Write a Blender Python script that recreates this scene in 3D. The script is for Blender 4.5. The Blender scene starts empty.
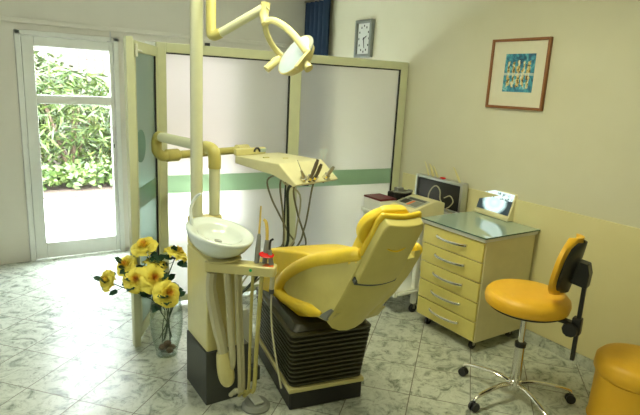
import bpy, math, random
from mathutils import Vector, Matrix, noise
PI = math.pi
S = bpy.context.scene
COL = S.collection

# ------------------------------------------------------------------ camera
FPX, CX, CY, EYE = 528.9, 320.0, 207.5, 1.65
PITCH, ROLL, YAW = [math.radians(a) for a in (12.86, 2.925, 33.44)]
FW = Vector((math.sin(YAW)*math.cos(PITCH), math.cos(YAW)*math.cos(PITCH), -math.sin(PITCH)))
_rt = Vector((math.cos(YAW), -math.sin(YAW), 0)); _up = _rt.cross(FW)
RT = math.cos(ROLL)*_rt + math.sin(ROLL)*_up
UP = -math.sin(ROLL)*_rt + math.cos(ROLL)*_up
EYEP = Vector((0, 0, EYE))
cam = bpy.data.cameras.new('camera'); camo = bpy.data.objects.new('camera', cam); COL.objects.link(camo)
camo.matrix_world = Matrix(((RT.x, UP.x, -FW.x, 0), (RT.y, UP.y, -FW.y, 0), (RT.z, UP.z, -FW.z, EYE), (0, 0, 0, 1)))
cam.sensor_width = 36; cam.lens = FPX*36/640; cam.clip_start = .05; cam.clip_end = 200
S.camera = camo

# ------------------------------------------------------------------ world, sun, lamps, exposure
W = bpy.data.worlds.new('world'); S.world = W; W.use_nodes = True
bg = W.node_tree.nodes['Background']; bg.inputs[0].default_value = (.86, .93, 1, 1); bg.inputs[1].default_value = 26
sun = bpy.data.lights.new('sun', 'SUN'); sun.energy = 14; sun.angle = .03; sun.color = (1, .96, .88)
suno = bpy.data.objects.new('sun', sun); COL.objects.link(suno); suno.rotation_euler = (math.radians(38), math.radians(-20), math.radians(-15))
def area(name, loc, sx, sy, power, col, rot=(0, 0, 0)):
    l = bpy.data.lights.new(name, 'AREA'); l.shape = 'RECTANGLE'; l.size = sx; l.size_y = sy; l.energy = power; l.color = col
    o = bpy.data.objects.new(name, l); COL.objects.link(o); o.location = loc; o.rotation_euler = rot
    return o
area('ceiling_lamp', (1.35, 2.0, 2.57), 1.3, .35, 32, (.97, .96, .64))
area('ceiling_lamp_rear', (.2, -.3, 2.57), 1.3, .5, 10, (.97, .96, .66))
area('left_fill_light', (-1.45, 2.6, 1.5), 1.5, 1.6, 12, (.88, .95, 1), (0, math.radians(-90), 0))  # added unseen fill light on the left; no window is built there
S.view_settings.view_transform = 'Standard'; S.view_settings.look = 'None'
S.view_settings.gamma = 1; S.view_settings.use_curve_mapping = False
S.view_settings.exposure = 0.22
S.cycles.max_bounces = 10

# ------------------------------------------------------------------ pixel helpers: a picture point put at a real height, plane or distance
def ray(u, v): return RT*((u-CX)/FPX) - UP*((v-CY)/FPX) + FW
def onz(u, v, z): d = ray(u, v); return EYEP + d*((z-EYE)/d.z)
def onp(u, v, n, p0): d = ray(u, v); n = Vector(n); return EYEP + d*((Vector(p0)-EYEP).dot(n)/d.dot(n))
def atd(u, v, d): return EYEP + ray(u, v)*d

# ------------------------------------------------------------------ mesh builder
class MB:
    def __init__(s): s.v = []; s.f = []; s.m = []
    def add(s, vs, fs, mi=0):
        b = len(s.v); s.v += [Vector(v) for v in vs]; s.f += [[i+b for i in f] for f in fs]; s.m += [mi]*len(fs); return s
    def box(s, c, d, rot=None, mi=0):
        x, y, z = d[0]/2, d[1]/2, d[2]/2
        vs = [Vector(p) for p in ((-x,-y,-z),(x,-y,-z),(x,y,-z),(-x,y,-z),(-x,-y,z),(x,-y,z),(x,y,z),(-x,y,z))]
        if rot is not None: vs = [rot @ v for v in vs]
        return s.add([v+Vector(c) for v in vs], [(0,3,2,1),(4,5,6,7),(0,1,5,4),(1,2,6,5),(2,3,7,6),(3,0,4,7)], mi)
    def bx(s, x0, x1, y0, y1, z0, z1, mi=0): return s.box(((x0+x1)/2,(y0+y1)/2,(z0+z1)/2), (x1-x0, y1-y0, z1-z0), None, mi)
    def hexa(s, pts, mi=0): return s.add(pts, [(0,3,2,1),(4,5,6,7),(0,1,5,4),(1,2,6,5),(2,3,7,6),(3,0,4,7)], mi)
    def prism(s, pts, off, mi=0):
        n = len(pts); off = Vector(off); a = [Vector(p) for p in pts]
        return s.add(a+[p+off for p in a], [list(range(n))[::-1], list(range(n, 2*n))]+[(i, (i+1) % n, (i+1) % n+n, i+n) for i in range(n)], mi)
    def loft(s, rings, closed=True, caps=True, mi=0):
        n = len(rings[0]); vs = [p for r in rings for p in r]; fs = []
        for k in range(len(rings)-1):
            for i in range(n if closed else n-1):
                j = (i+1) % n; fs.append((k*n+i, k*n+j, (k+1)*n+j, (k+1)*n+i))
        if caps and closed: fs += [list(range(n))[::-1], [(len(rings)-1)*n+i for i in range(n)]]
        return s.add(vs, fs, mi)
    def tube(s, path, r, n=12, mi=0, flat=None, closed=False):
        P = [Vector(p) for p in path]; R = r if isinstance(r, (list, tuple)) else [r]*len(P); rings = []; nrm = None
        for i, p in enumerate(P):
            if closed: t = P[(i+1) % len(P)]-P[i-1]
            else: t = P[min(i+1, len(P)-1)]-P[max(i-1, 0)]
            t.normalize()
            if nrm is None:
                nrm = Vector(flat) if flat is not None else (Vector((0,0,1)) if abs(t.z) < .9 else Vector((1,0,0)))
            if flat is not None: nrm = Vector(flat)
            nrm = (nrm - t*nrm.dot(t)).normalized(); b = t.cross(nrm)
            ra, rb = R[i] if isinstance(R[i], (tuple, list)) else (R[i], R[i])
            rings.append([p+nrm*math.cos(a)*ra+b*math.sin(a)*rb for a in (2*PI*k/n for k in range(n))])
        if closed: rings.append(rings[0]); return s.loft(rings, True, False, mi)
        return s.loft(rings, True, True, mi)
    def lathe(s, prof, c=(0,0,0), rot=None, n=32, mi=0, sx=1, sy=1):
        rings = []
        for r, z in prof:
            ring = [Vector((r*sx*math.cos(2*PI*k/n), r*sy*math.sin(2*PI*k/n), z)) for k in range(n)]
            if rot is not None: ring = [rot @ p for p in ring]
            rings.append([p+Vector(c) for p in ring])
        return s.loft(rings, True, True, mi)
    def xf(s, M): s.v = [M @ v for v in s.v]; return s
def smooth(P, k=4, closed=False):
    P = [Vector(p) for p in P]; out = []; n = len(P)
    for i in range(n if closed else n-1):
        a = P[(i-1) % n] if closed else P[max(i-1, 0)]; b = P[i]; c = P[(i+1) % n]; d = P[(i+2) % n] if closed else P[min(i+2, n-1)]
        for j in range(k):
            t = j/k
            out.append(.5*((2*b)+(c-a)*t+(2*a-5*b+4*c-d)*t*t+(3*b-a-3*c+d)*t**3))
    if not closed: out.append(P[-1])
    return out
def axis_rot(z):
    return Vector((0,0,1)).rotation_difference(Vector(z).normalized()).to_matrix()

ROOTM = {}
def tag(o, label=None, cat=None, group=None, kind=None):
    if label: o['label'] = label
    if cat: o['category'] = cat
    if group: o['group'] = group
    if kind: o['kind'] = kind
    return o
def thing(name, label, cat, loc=(0,0,0), rz=0, group=None):
    o = bpy.data.objects.new(name, None); COL.objects.link(o); o.empty_display_size = .05
    o.location = loc; o.rotation_euler = (0, 0, rz)
    ROOTM[o.name] = Matrix.Translation(Vector(loc)) @ Matrix.Rotation(rz, 4, 'Z')
    return tag(o, label, cat, group)
def wm(o):
    return ROOTM.get(o.name, Matrix.Identity(4))
def obj(name, mb, mat, parent=None, world=True, bevel=0, seg=2, ang=40, sub=0, origin=None):
    """one mesh object; vertices given in world space unless world=False (then in the parent's space)"""
    me = bpy.data.meshes.new(name)
    vs = list(mb.v)
    if parent is not None:
        PM = wm(parent)
        if world: inv = PM.inverted(); vs = [inv @ v for v in vs]
        M = PM
    else: M = Matrix.Identity(4)
    lo = Vector([min(v[i] for v in vs) for i in range(3)]); hi = Vector([max(v[i] for v in vs) for i in range(3)])
    c = Vector(((lo.x+hi.x)/2, (lo.y+hi.y)/2, lo.z))
    me.from_pydata([tuple(v-c) for v in vs], [], mb.f)
    mats = mat if isinstance(mat, (list, tuple)) else [mat]
    for m in mats: me.materials.append(m)
    me.polygons.foreach_set('material_index', mb.m)
    import bmesh
    b = bmesh.new(); b.from_mesh(me); bmesh.ops.recalc_face_normals(b, faces=b.faces); b.to_mesh(me); b.free()
    me.polygons.foreach_set('use_smooth', [True]*len(me.polygons))
    me.set_sharp_from_angle(angle=math.radians(ang))
    me.update()
    o = bpy.data.objects.new(name, me); COL.objects.link(o); o.location = c
    if parent is not None: o.parent = parent
    ROOTM[o.name] = M @ Matrix.Translation(c)
    if bevel:
        md = o.modifiers.new('bevel', 'BEVEL'); md.width = bevel; md.segments = seg; md.limit_method = 'ANGLE'; md.angle_limit = math.radians(35); md.harden_normals = False
    if sub:
        md = o.modifiers.new('sub', 'SUBSURF'); md.levels = sub; md.render_levels = sub
    return o
def struct(name, mb, mat, parent=None, **k):
    o = obj(name, mb, mat, parent, **k)
    if parent is None: o['kind'] = 'structure'
    return o
def copy_thing(root, loc, rz, label=None, scale=None):
    r = root.copy(); COL.objects.link(r); r.location = loc; r.rotation_euler = (0, 0, rz)
    if scale: r.scale = (scale,)*3
    if label: r['label'] = label
    for ch in list(root.children):
        c = ch.copy(); COL.objects.link(c); c.parent = r
        for g in list(ch.children):
            d = g.copy(); COL.objects.link(d); d.parent = c
    return r

# ------------------------------------------------------------------ materials
def mat(name, col, rough=.5, metal=0, **k):
    m = bpy.data.materials.new(name); m.use_nodes = True; p = m.node_tree.nodes['Principled BSDF']
    p.inputs['Base Color'].default_value = (*col, 1); p.inputs['Roughness'].default_value = rough; p.inputs['Metallic'].default_value = metal
    for key, v in k.items(): p.inputs[key.replace('_', ' ')].default_value = v
    # faint unevenness so no surface is a perfectly flat tone
    nt = m.node_tree; nz = nt.nodes.new('ShaderNodeTexNoise'); nz.inputs['Scale'].default_value = 18; nz.inputs['Detail'].default_value = 3
    tc = nt.nodes.new('ShaderNodeTexCoord'); nt.links.new(tc.outputs['Object'], nz.inputs['Vector'])
    mr = nt.nodes.new('ShaderNodeMapRange'); mr.inputs['To Min'].default_value = .94; mr.inputs['To Max'].default_value = 1.06
    nt.links.new(nz.outputs['Fac'], mr.inputs['Value'])
    mx = nt.nodes.new('ShaderNodeVectorMath'); mx.operation = 'SCALE'; mx.inputs[0].default_value = col
    nt.links.new(mr.outputs['Result'], mx.inputs['Scale']); nt.links.new(mx.outputs[0], p.inputs['Base Color'])
    return m
class NT:
    """tiny node helper"""
    def __init__(s, name):
        s.m = bpy.data.materials.new(name); s.m.use_nodes = True; s.t = s.m.node_tree; s.p = s.t.nodes['Principled BSDF']; s.o = s.t.nodes['Material Output']
    def n(s, typ, **k):
        x = s.t.nodes.new('ShaderNode'+typ)
        for a, b in k.items(): setattr(x, a, b)
        return x
    def l(s, a, b): s.t.links.new(a, b)
    def math(s, op, a, b=None, clamp=False):
        x = s.n('Math', operation=op); x.use_clamp = clamp
        for i, q in enumerate((a, b)):
            if q is None: continue
            if isinstance(q, (int, float)): x.inputs[i].default_value = q
            else: s.l(q, x.inputs[i])
        return x.outputs[0]
    def ramp(s, fac, stops):
        r = s.n('ValToRGB'); e = r.color_ramp.elements
        while len(e) < len(stops): e.new(.5)
        for i, (p, c) in enumerate(stops): e[i].position = p; e[i].color = (*c, 1)
        s.l(fac, r.inputs['Fac']); return r.outputs['Color']
    def noise(s, scale, detail=4, vec=None, rough=.55, dist=0):
        x = s.n('TexNoise'); x.inputs['Scale'].default_value = scale; x.inputs['Detail'].default_value = detail; x.inputs['Roughness'].default_value = rough; x.inputs['Distortion'].default_value = dist
        if vec is None: vec = s.n('TexCoord').outputs['Object']
        s.l(vec, x.inputs['Vector']); return x.outputs['Fac']
    def mix(s, fac, a, b):
        x = s.n('Mix', data_type='RGBA')
        for i, q in ((0, fac), (6, a), (7, b)):
            if isinstance(q, (int, float)): x.inputs[i].default_value = q
            elif isinstance(q, tuple): x.inputs[i].default_value = (*q, 1)
            else: s.l(q, x.inputs[i])
        return x.outputs[2]

# marble tiles laid on the diagonal
TA = math.radians(48.43); TE1 = Vector((math.sin(TA+PI/2), math.cos(TA+PI/2), 0)); TE2 = Vector((math.sin(TA), math.cos(TA), 0))
TS, TP = .328, Vector((.372, 3.164, 0))
def tile_mat(name, grid=True):
    q = NT(name); geo = q.n('NewGeometry').outputs['Position']
    def coord(e):
        d = q.n('VectorMath', operation='DOT_PRODUCT'); d.inputs[1].default_value = e; q.l(geo, d.inputs[0])
        return q.math('DIVIDE', q.math('SUBTRACT', d.outputs['Value'], TP.dot(e)), TS)
    a, b = coord(TE1), coord(TE2)
    def edge(c):
        f = q.math('FRACT', c); return q.math('MINIMUM', f, q.math('SUBTRACT', 1, f))
    gr = q.math('LESS_THAN', q.math('MINIMUM', edge(a), edge(b)), .0085)
    wn = q.n('TexWhiteNoise', noise_dimensions='2D'); cb = q.n('CombineXYZ'); q.l(q.math('FLOOR', a), cb.inputs[0]); q.l(q.math('FLOOR', b), cb.inputs[1]); q.l(cb.outputs[0], wn.inputs['Vector'])
    ofs = q.n('VectorMath', operation='MULTIPLY_ADD'); ofs.inputs[1].default_value = (7, 7, 7); q.l(wn.outputs['Color'], ofs.inputs[0]); q.l(geo, ofs.inputs[2])
    v = ofs.outputs[0]
    base = q.ramp(q.noise(9, 8, v, .68, 1.4), [(.33, (.14, .165, .12)), (.42, (.34, .37, .30)), (.50, (.52, .55, .46)), (.72, (.64, .66, .58))])
    vein = q.ramp(q.noise(24, 6, v, .7, 2.0), [(.34, (.5, .5, .46)), (.46, (1, 1, 1)), (1, (1, 1, 1))])
    mul = q.n('Mix', data_type='RGBA', blend_type='MULTIPLY'); mul.inputs[0].default_value = .8; q.l(base, mul.inputs[6]); q.l(vein, mul.inputs[7])
    col = mul.outputs[2]
    if grid: col = q.mix(gr, col, (.21, .20, .165))
    q.l(col, q.p.inputs['Base Color'])
    r = q.math('ADD', .24, q.math('MULTIPLY', q.noise(14, 3, v), .10))
    if grid:
        r = q.math('ADD', r, q.math('MULTIPLY', gr, .4))
        bp = q.n('Bump'); bp.inputs['Strength'].default_value = .25; bp.inputs['Distance'].default_value = .002; q.l(q.math('SUBTRACT', 1, gr), bp.inputs['Height']); q.l(bp.outputs[0], q.p.inputs['Normal'])
    q.l(r, q.p.inputs['Roughness'])
    return q.m
M_floor = tile_mat('marble_tiles'); M_skirt = tile_mat('marble_skirting', False)
def plaster(name, a, b):
    q = NT(name); c = q.ramp(q.noise(3, 5), [(.3, a), (.7, b)]); q.l(c, q.p.inputs['Base Color']); q.p.inputs['Roughness'].default_value = .75
    bp = q.n('Bump'); bp.inputs['Strength'].default_value = .06; q.l(q.noise(160, 3), bp.inputs['Height']); q.l(bp.outputs[0], q.p.inputs['Normal']); return q.m
M_wall = plaster('cream_wall_paint', (.59, .57, .415), (.62, .60, .445))
M_wallw = plaster('white_wall_paint', (.66, .63, .55), (.69, .66, .58))
M_ceil = plaster('white_ceiling_paint', (.74, .73, .66), (.76, .75, .68))
M_wain = plaster('yellow_wainscot', (.66, .60, .31), (.69, .63, .34))
M_doorw = mat('white_door_paint', (.72, .73, .68), .35)
M_frame = mat('cream_green_frame', (.59, .61, .41), .4)
M_seal = mat('black_rubber', (.012, .014, .012), .5)
M_cream = mat('cream_enamel', (.64, .58, .26), .28, Coat_Weight=.3)
M_creamd = mat('cream_plastic', (.62, .56, .25), .42)
M_pipe = mat('cream_pipe', (.62, .63, .43), .33, Coat_Weight=.3)
M_brass = mat('yellowed_plastic', (.47, .42, .13), .4)
M_vinyl = mat('yellow_vinyl', (.86, .61, .035), .42, Coat_Weight=.15)
M_orange = mat('amber_vinyl', (.80, .44, .02), .45)
M_shell = mat('chair_shell_cream', (.60, .52, .16), .38)
M_bel = mat('black_bellows', (.042, .040, .017), .36)
M_dark = mat('dark_grey_plinth', (.055, .06, .055), .45)
M_grey = mat('mid_grey', (.22, .23, .20), .5)
M_greyl = mat('light_grey_plastic', (.42, .44, .38), .45)
M_black = mat('black_plastic', (.012, .012, .012), .4)
M_bowl = mat('white_porcelain', (.74, .81, .80), .12, Coat_Weight=.5)
M_white = mat('white_enamel', (.75, .76, .70), .3)
M_chrome = mat('chrome', (.72, .70, .64), .16, 1)
M_steel = mat('brushed_steel', (.45, .42, .34), .32, 1)
M_alu = mat('aluminium', (.60, .61, .60), .38, 1)
M_draw = mat('drawer_yellow', (.66, .57, .16), .4)
M_cab = mat('cabinet_cream', (.72, .66, .38), .38)
M_hose = mat('olive_hose', (.20, .19, .11), .5)
M_hosec = mat('cream_hose', (.50, .47, .30), .45)
M_red = mat('red_shield', (.62, .01, .01), .2)
M_redor = mat('orange_sticker', (.75, .16, .03), .4)
M_dred = mat('dark_red_lid', (.12, .01, .02), .4)
M_tip = mat('amber_tip', (.62, .44, .10), .35)
M_wood = mat('brown_wood_frame', (.23, .085, .022), .4)
M_mat = mat('cream_mount', (.66, .63, .48), .7)
M_blue = mat('blue_curtain', (.012, .035, .085), .8)
M_leaf = mat('rose_leaf', (.018, .075, .035), .45)
M_stem = mat('rose_stem', (.03, .07, .03), .5)
M_stone = mat('brown_stone', (.16, .09, .04), .6)
M_patio = mat('white_paving', (.80, .79, .74), .8)
M_soil = mat('garden_soil', (.045, .028, .018), .9)
M_kerb = mat('stone_kerb', (.06, .045, .038), .85)
M_fence = None
def emis(name, col, s):
    q = NT(name); q.p.inputs['Base Color'].default_value = (*col, 1); q.p.inputs['Emission Color'].default_value = (*col, 1); q.p.inputs['Emission Strength'].default_value = s; return q.m
M_led = emis('green_led', (.0, .25, .06), .35)
def glass(name, col=(1, 1, 1), rough=0, ior=1.45, w=1, edge=None):
    q = NT(name); q.t.nodes.remove(q.p)
    tr = q.n('BsdfTransparent'); tr.inputs[0].default_value = (*col, 1)
    if edge:
        lw = q.n('LayerWeight'); lw.inputs['Blend'].default_value = .5
        q.l(q.mix(q.math('POWER', lw.outputs['Facing'], 2.5), col, edge), tr.inputs[0])
    gl = q.n('BsdfGlossy'); gl.inputs['Roughness'].default_value = .03; gl.inputs[0].default_value = (1, 1, 1, 1)
    fr = q.n('LayerWeight'); fr.inputs['Blend'].default_value = .5; mx = q.n('MixShader'); q.l(q.math('ADD', .03, q.math('MULTIPLY', q.math('POWER', fr.outputs['Facing'], 4), w)), mx.inputs[0]); q.l(tr.outputs[0], mx.inputs[1]); q.l(gl.outputs[0], mx.inputs[2]); q.l(mx.outputs[0], q.o.inputs[0])
    return q.m
M_glass = glass('clear_glass', (.96, .98, .97), w=.5)
M_vase = glass('vase_glass', (.95, .975, .96), w=.6, edge=(.45, .54, .50))
def frosted(name, col, band=None):
    q = NT(name); q.t.nodes.remove(q.p)
    tl = q.n('BsdfTranslucent'); tl.inputs[0].default_value = (*col, 1)
    df = q.n('BsdfDiffuse'); df.inputs[0].default_value = (col[0]*.55, col[1]*.55, col[2]*.50, 1)
    gl = q.n('BsdfGlossy'); gl.inputs['Roughness'].default_value = .06
    rf = q.n('BsdfRefraction'); rf.inputs[0].default_value = (*col, 1); rf.inputs['Roughness'].default_value = .38; rf.inputs['IOR'].default_value = 1.45
    a0 = q.n('MixShader'); a0.inputs[0].default_value = .80; q.l(tl.outputs[0], a0.inputs[1]); q.l(rf.outputs[0], a0.inputs[2])
    a = q.n('MixShader'); a.inputs[0].default_value = .10; q.l(a0.outputs[0], a.inputs[1]); q.l(df.outputs[0], a.inputs[2])
    fr = q.n('Fresnel'); fr.inputs['IOR'].default_value = 1.4
    b = q.n('MixShader'); q.l(fr.outputs[0], b.inputs[0]); q.l(a.outputs[0], b.inputs[1]); q.l(gl.outputs[0], b.inputs[2]); q.l(b.outputs[0], q.o.inputs[0])
    return q.m
M_frost = frosted('frosted_glass', (.93, .91, .88)); M_band = frosted('green_band_film', (.60, .75, .59))
M_decal = frosted('pale_decal', (.95, .97, .95))
M_ctop = NT('cabinet_glass_top'); M_ctop.p.inputs['Base Color'].default_value = (.36, .46, .38, 1); M_ctop.p.inputs['Roughness'].default_value = .04; M_ctop.p.inputs['Coat Weight'].default_value = .5; M_ctop = M_ctop.m
M_edge = mat('green_glass_edge', (.05, .11, .08), .1)

# ------------------------------------------------------------------ structure
XR, YD, ZC = 3.135, 5.15, 2.62
m = MB().bx(-1.6, 3.25, -1.6, YD+.12, -.1, 0); struct('floor', m, M_floor)
struct('ceiling', MB().bx(-1.6, 3.25, -1.6, YD+.12, ZC, ZC+.1), M_ceil)
struct('wall_right', MB().bx(XR, XR+.12, -1.6, YD+.12, 0, ZC), M_wall)
struct('wall_left', MB().bx(-1.6, -1.5, -1.6, YD+.12, 0, ZC), M_wall)
struct('wall_rear', MB().bx(-1.5, XR, -1.6, -1.5, 0, ZC), M_wall)
# far wall with a door opening and a window opening
DX0, DX1, DZ = .33, 1.145, 1.985
WX0, WX1, WZ0, WZ1 = 1.38, 2.36, .08, 1.98
m = MB(); y0, y1 = YD, YD+.12
m.bx(-1.5, DX0, y0, y1, 0, ZC); m.bx(DX0, DX1, y0, y1, DZ, ZC); m.bx(DX1, WX0, y0, y1, 0, ZC)
m.bx(WX0, WX1, y0, y1, 0, WZ0); m.bx(WX0, WX1, y0, y1, WZ1, ZC); m.bx(WX1, XR, y0, y1, 0, ZC)
struct('wall_back', m, M_wallw)
struct('trim_1', MB().bx(-1.5, XR, YD-.03, YD-.002, 2.035, 2.07), M_wallw, bevel=.004)
# right wall wainscot and marble skirting
struct('trim_2', MB().bx(XR-.014, XR, -1.5, 3.44, .075, .955), M_wain, bevel=.003)
struct('baseboard_right', MB().bx(XR-.018, XR, -1.5, 3.46, 0, .072), M_skirt, bevel=.002)
struct('baseboard_back', MB().bx(DX1+.05, XR-.02, YD-.015, YD, 0, .07), M_skirt)
# door
m = MB()
m.bx(DX0+.003, DX0+.045, YD-.02, YD+.07, 0, DZ-.003); m.bx(DX1-.045, DX1-.003, YD-.02, YD+.07, 0, DZ-.003); m.bx(DX0+.003, DX1-.003, YD-.02, YD+.07, DZ-.04, DZ-.003)
m.bx(DX0+.003, DX0+.058, YD+.045, YD+.07, 0, DZ-.003); m.bx(DX1-.058, DX1-.003, YD+.045, YD+.07, 0, DZ-.003); m.bx(DX0+.003, DX1-.003, YD+.045, YD+.07, DZ-.055, DZ-.003)
dr = struct('door_1', m, M_doorw, bevel=.004)
tag(dr, 'white glazed garden door in the far left wall, two clear panes', 'door')
m = MB(); a0, a1 = DX0+.048, DX1-.048; g0, g1 = .468, 1.064; ya, yb = YD-.01, YD+.04
m.bx(a0, g0, ya, yb, .012, DZ-.045); m.bx(g1, a1, ya, yb, .012, DZ-.045)
m.bx(g0, g1, ya, yb, .012, .155); m.bx(g0, g1, ya, yb, 1.39, 1.463); m.bx(g0, g1, ya, yb, 1.862, DZ-.045)
leaf = obj('door_leaf', m, M_doorw, dr, bevel=.005)
obj('pane', MB().bx(g0-.005, g1+.005, YD+.012, YD+.018, .15, 1.395), M_glass, leaf)
obj('pane', MB().bx(g0-.005, g1+.005, YD+.012, YD+.018, 1.458, 1.867), M_glass, leaf)
m = MB(); m.box((a1-.022, ya-.004, 1.03), (.022, .008, .12)); obj('lock_plate', m, M_white, leaf, bevel=.003)
m = MB(); m.box((a1-.022, ya-.009, 1.015), (.006, .004, .022)); m.lathe([(.006, -.002), (.006, .002)], (a1-.022, ya-.009, 1.03), Matrix.Rotation(PI/2, 3, 'X'), 12); obj('keyhole', m, M_black, leaf)
m = MB(); m.tube([(1.075, ya-.02, 1.94), (1.075, ya-.02, 2.03)], .006); m.box((1.075, ya-.012, 1.945), (.055, .02, .012)); obj('door_bolt', m, M_alu, leaf)
# window behind the screen
m = MB()
for x0, x1, z0, z1 in ((WX0+.003, WX0+.06, WZ0+.003, WZ1-.003), (WX1-.06, WX1-.003, WZ0+.003, WZ1-.003), (WX0+.06, WX1-.06, WZ0+.003, WZ0+.07), (WX0+.06, WX1-.06, WZ1-.07, WZ1-.003)):
    m.bx(x0, x1, YD+.01, YD+.06, z0, z1)
wn = struct('window_1', m, M_doorw, bevel=.004); tag(wn, 'tall white window behind the frosted glass screen', 'window')
obj('pane', MB().bx(WX0+.055, WX1-.055, YD+.03, YD+.036, WZ0+.06, WZ1-.06), M_glass, wn)

# ------------------------------------------------------------------ garden outside the door
struct('garden_path', MB().bx(-14, 16, YD+.13, 7.80, -.1, -.01), M_patio)
struct('garden_bed', MB().bx(-14, 16, 7.80, 30, -.1, -.02), M_soil)
struct('trim_3', MB().bx(-14, 16, 7.78, 7.92, -.02, .03), M_kerb, bevel=.01)
q = NT('pale_board_fence'); wv = q.n('TexWave'); wv.inputs['Scale'].default_value = 1.6; wv.inputs['Distortion'].default_value = 1.2
q.l(q.n('TexCoord').outputs['Object'], wv.inputs['Vector']); q.l(q.ramp(wv.outputs['Fac'], [(0, (.055, .040, .034)), (1, (.10, .09, .083))]), q.p.inputs['Base Color']); q.p.inputs['Roughness'].default_value = .9
tag(obj('garden_fence', MB().bx(-10, 14, 15.2, 15.3, -.02, 6.5), q.m), 'pale board fence behind the shrubs outside the door', 'fence')
def leafmat(name, a, b, c):
    q = NT(name); q.l(q.ramp(q.noise(7, 3), [(.3, a), (.5, b), (.72, c)]), q.p.inputs['Base Color']); q.p.inputs['Roughness'].default_value = .5
    q.p.inputs['Subsurface Weight'].default_value = 0; return q.m
ML1 = leafmat('bamboo_leaves', (.010, .032, .006), (.042, .068, .010), (.105, .125, .025))
ML2 = leafmat('shrub_leaves', (.007, .022, .005), (.032, .052, .009), (.085, .10, .022))
ML3 = leafmat('ground_cover_leaves', (.022, .05, .007), (.06, .10, .018), (.11, .14, .04))
M_bark = mat('bark', (.12, .08, .05), .9)
def shrub(name, c, rx, ry, rz_, n, L, wd, droop, mt, label, seed, stuff=False):
    random.seed(seed); m = MB(); c = Vector(c)
    for i in range(n):
        while True:
            p = Vector((random.uniform(-1, 1), random.uniform(-1, 1), random.uniform(-1, 1)))
            if .35 < p.length < 1: break
        p = Vector((p.x*rx, p.y*ry, p.z*rz_)) + c
        if p.z < .03: p.z = random.uniform(.03, .3)
        d = Vector((random.uniform(-1, 1), random.uniform(-1, 1), random.uniform(-droop, .6))).normalized()
        s_ = d.cross(Vector((random.uniform(-1, 1), random.uniform(-1, 1), random.uniform(-1, 1)))).normalized()
        l = L*random.uniform(.6, 1.3); w_ = wd*random.uniform(.7, 1.2); dn = Vector((0, 0, -.12*l))
        m.add([p, p+d*l*.4+s_*w_, p+d*l+dn, p+d*l*.4-s_*w_], [(0, 1, 2, 3)])
    if stuff: return tag(obj(name, m, mt), label, 'ground cover', kind='stuff')
    t = thing(name, label, 'shrub', (c.x, c.y, -.02), group='shrubs outside the garden door')
    obj('foliage', m, mt, t)
    m = MB()
    for k in range(5):
        a = k*1.257; m.tube(smooth([(c.x+.05*math.cos(a), c.y+.05*math.sin(a), -.02), (c.x+rx*.2*math.cos(a), c.y+ry*.2*math.sin(a), c.z*.6), (c.x+rx*.5*math.cos(a), c.y+ry*.5*math.sin(a), c.z+rz_*.4)]), [.035]*4+[.022]*4+[.008], 6)
    obj('stem', m, M_bark, t)
shrub('bamboo_shrub', (1.35, 9.9, .85), .95, .6, .95, 1900, .26, .022, .9, ML1, 'arching narrow leaved shrub low behind the door glass, right of the other shrub', 1)
shrub('garden_shrub', (.45, 10.4, 1.15), .65, .6, 1.25, 1900, .15, .035, .6, ML2, 'tall dark leaved shrub at the left edge of the door glass', 2)
shrub('bamboo_shrub', (2.2, 11.0, .75), .8, .6, .85, 1300, .24, .022, .7, ML1, 'bright narrow leaved shrub at the right edge of the door glass', 3)
shrub('garden_shrub', (1.25, 12.4, 1.25), .8, .5, .85, 900, .15, .04, .6, ML2, 'pale leafy branches high up in the upper door pane', 4)
shrub('ground_cover', (1.3, 8.75, .12), 1.5, .40, .16, 1500, .11, .045, .3, ML3, 'low bright green plants in the bed beyond the white path', 5, True)

# ------------------------------------------------------------------ partition screen with frosted glass
PA = math.radians(5.07); PD = Vector((math.cos(PA), -math.sin(PA), 0)); PN = Vector((math.sin(PA), math.cos(PA), 0))
P0 = Vector((1.057, 3.68, 0)); PL = 2.075
def pbox(m, s0, s1, z0, z1, d0=-.02, d1=.02, o=P0, D=PD, N=PN, mi=0):
    pts = [o+D*s+N*d+Vector((0, 0, z)) for z in (z0, z1) for s, d in ((s0, d0), (s1, d0), (s1, d1), (s0, d1))]
    return m.hexa(pts, mi)
sc = thing('partition_screen', 'cream framed frosted glass partition with a green band, joined to the right wall', 'partition', tuple(P0))
m = MB(); pbox(m, 0, .064, 0, 1.885); pbox(m, .984, 1.075, .05, 1.82); pbox(m, PL-.075, PL-.004, 0, 1.885)
obj('post', m, M_frame, sc, bevel=.004)
m = MB(); pbox(m, .064, PL-.075, 1.822, 1.885); obj('top_rail', m, M_frame, sc, bevel=.004)
m = MB(); pbox(m, .064, PL-.075, .03, .075, -.02, .02); obj('bottom_rail', m, M_frame, sc, bevel=.004)
for s0, s1 in ((.064, .984), (1.075, PL-.075)):
    m = MB(); pbox(m, s0, s1, .075, 1.822, -.004, .004); g = obj('frosted_pane', m, M_frost, sc)
    m = MB(); pbox(m, s0+.001, s1-.001, .855, .985, -.007, -.0045); obj('green_band', m, M_band, g)
    m = MB(); pbox(m, s1-.012, s1, .075, 1.822, -.012, .012); pbox(m, s0, s1-.012, 1.813, 1.822, -.012, .012); obj('seal', m, M_seal, g)
    if s0 > 1:   # pale tooth shaped sticker
        c = onp(323.5, 154, PN, P0+PN*-.006); out = []
        for x, z in ((-.05, .03), (-.045, .055), (-.02, .06), (0, .052), (.02, .06), (.045, .055), (.05, .03), (.035, 0), (.028, -.05), (.012, -.058), (.008, -.02), (0, -.008), (-.008, -.02), (-.012, -.058), (-.028, -.05), (-.035, 0)):
            out.append(c+PD*x*.75+Vector((0, 0, z*.75)))
        obj('tooth_sticker', MB().prism(out, -PN*.002), mat('white_sticker', (.82, .86, .84), .5), g)
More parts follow.
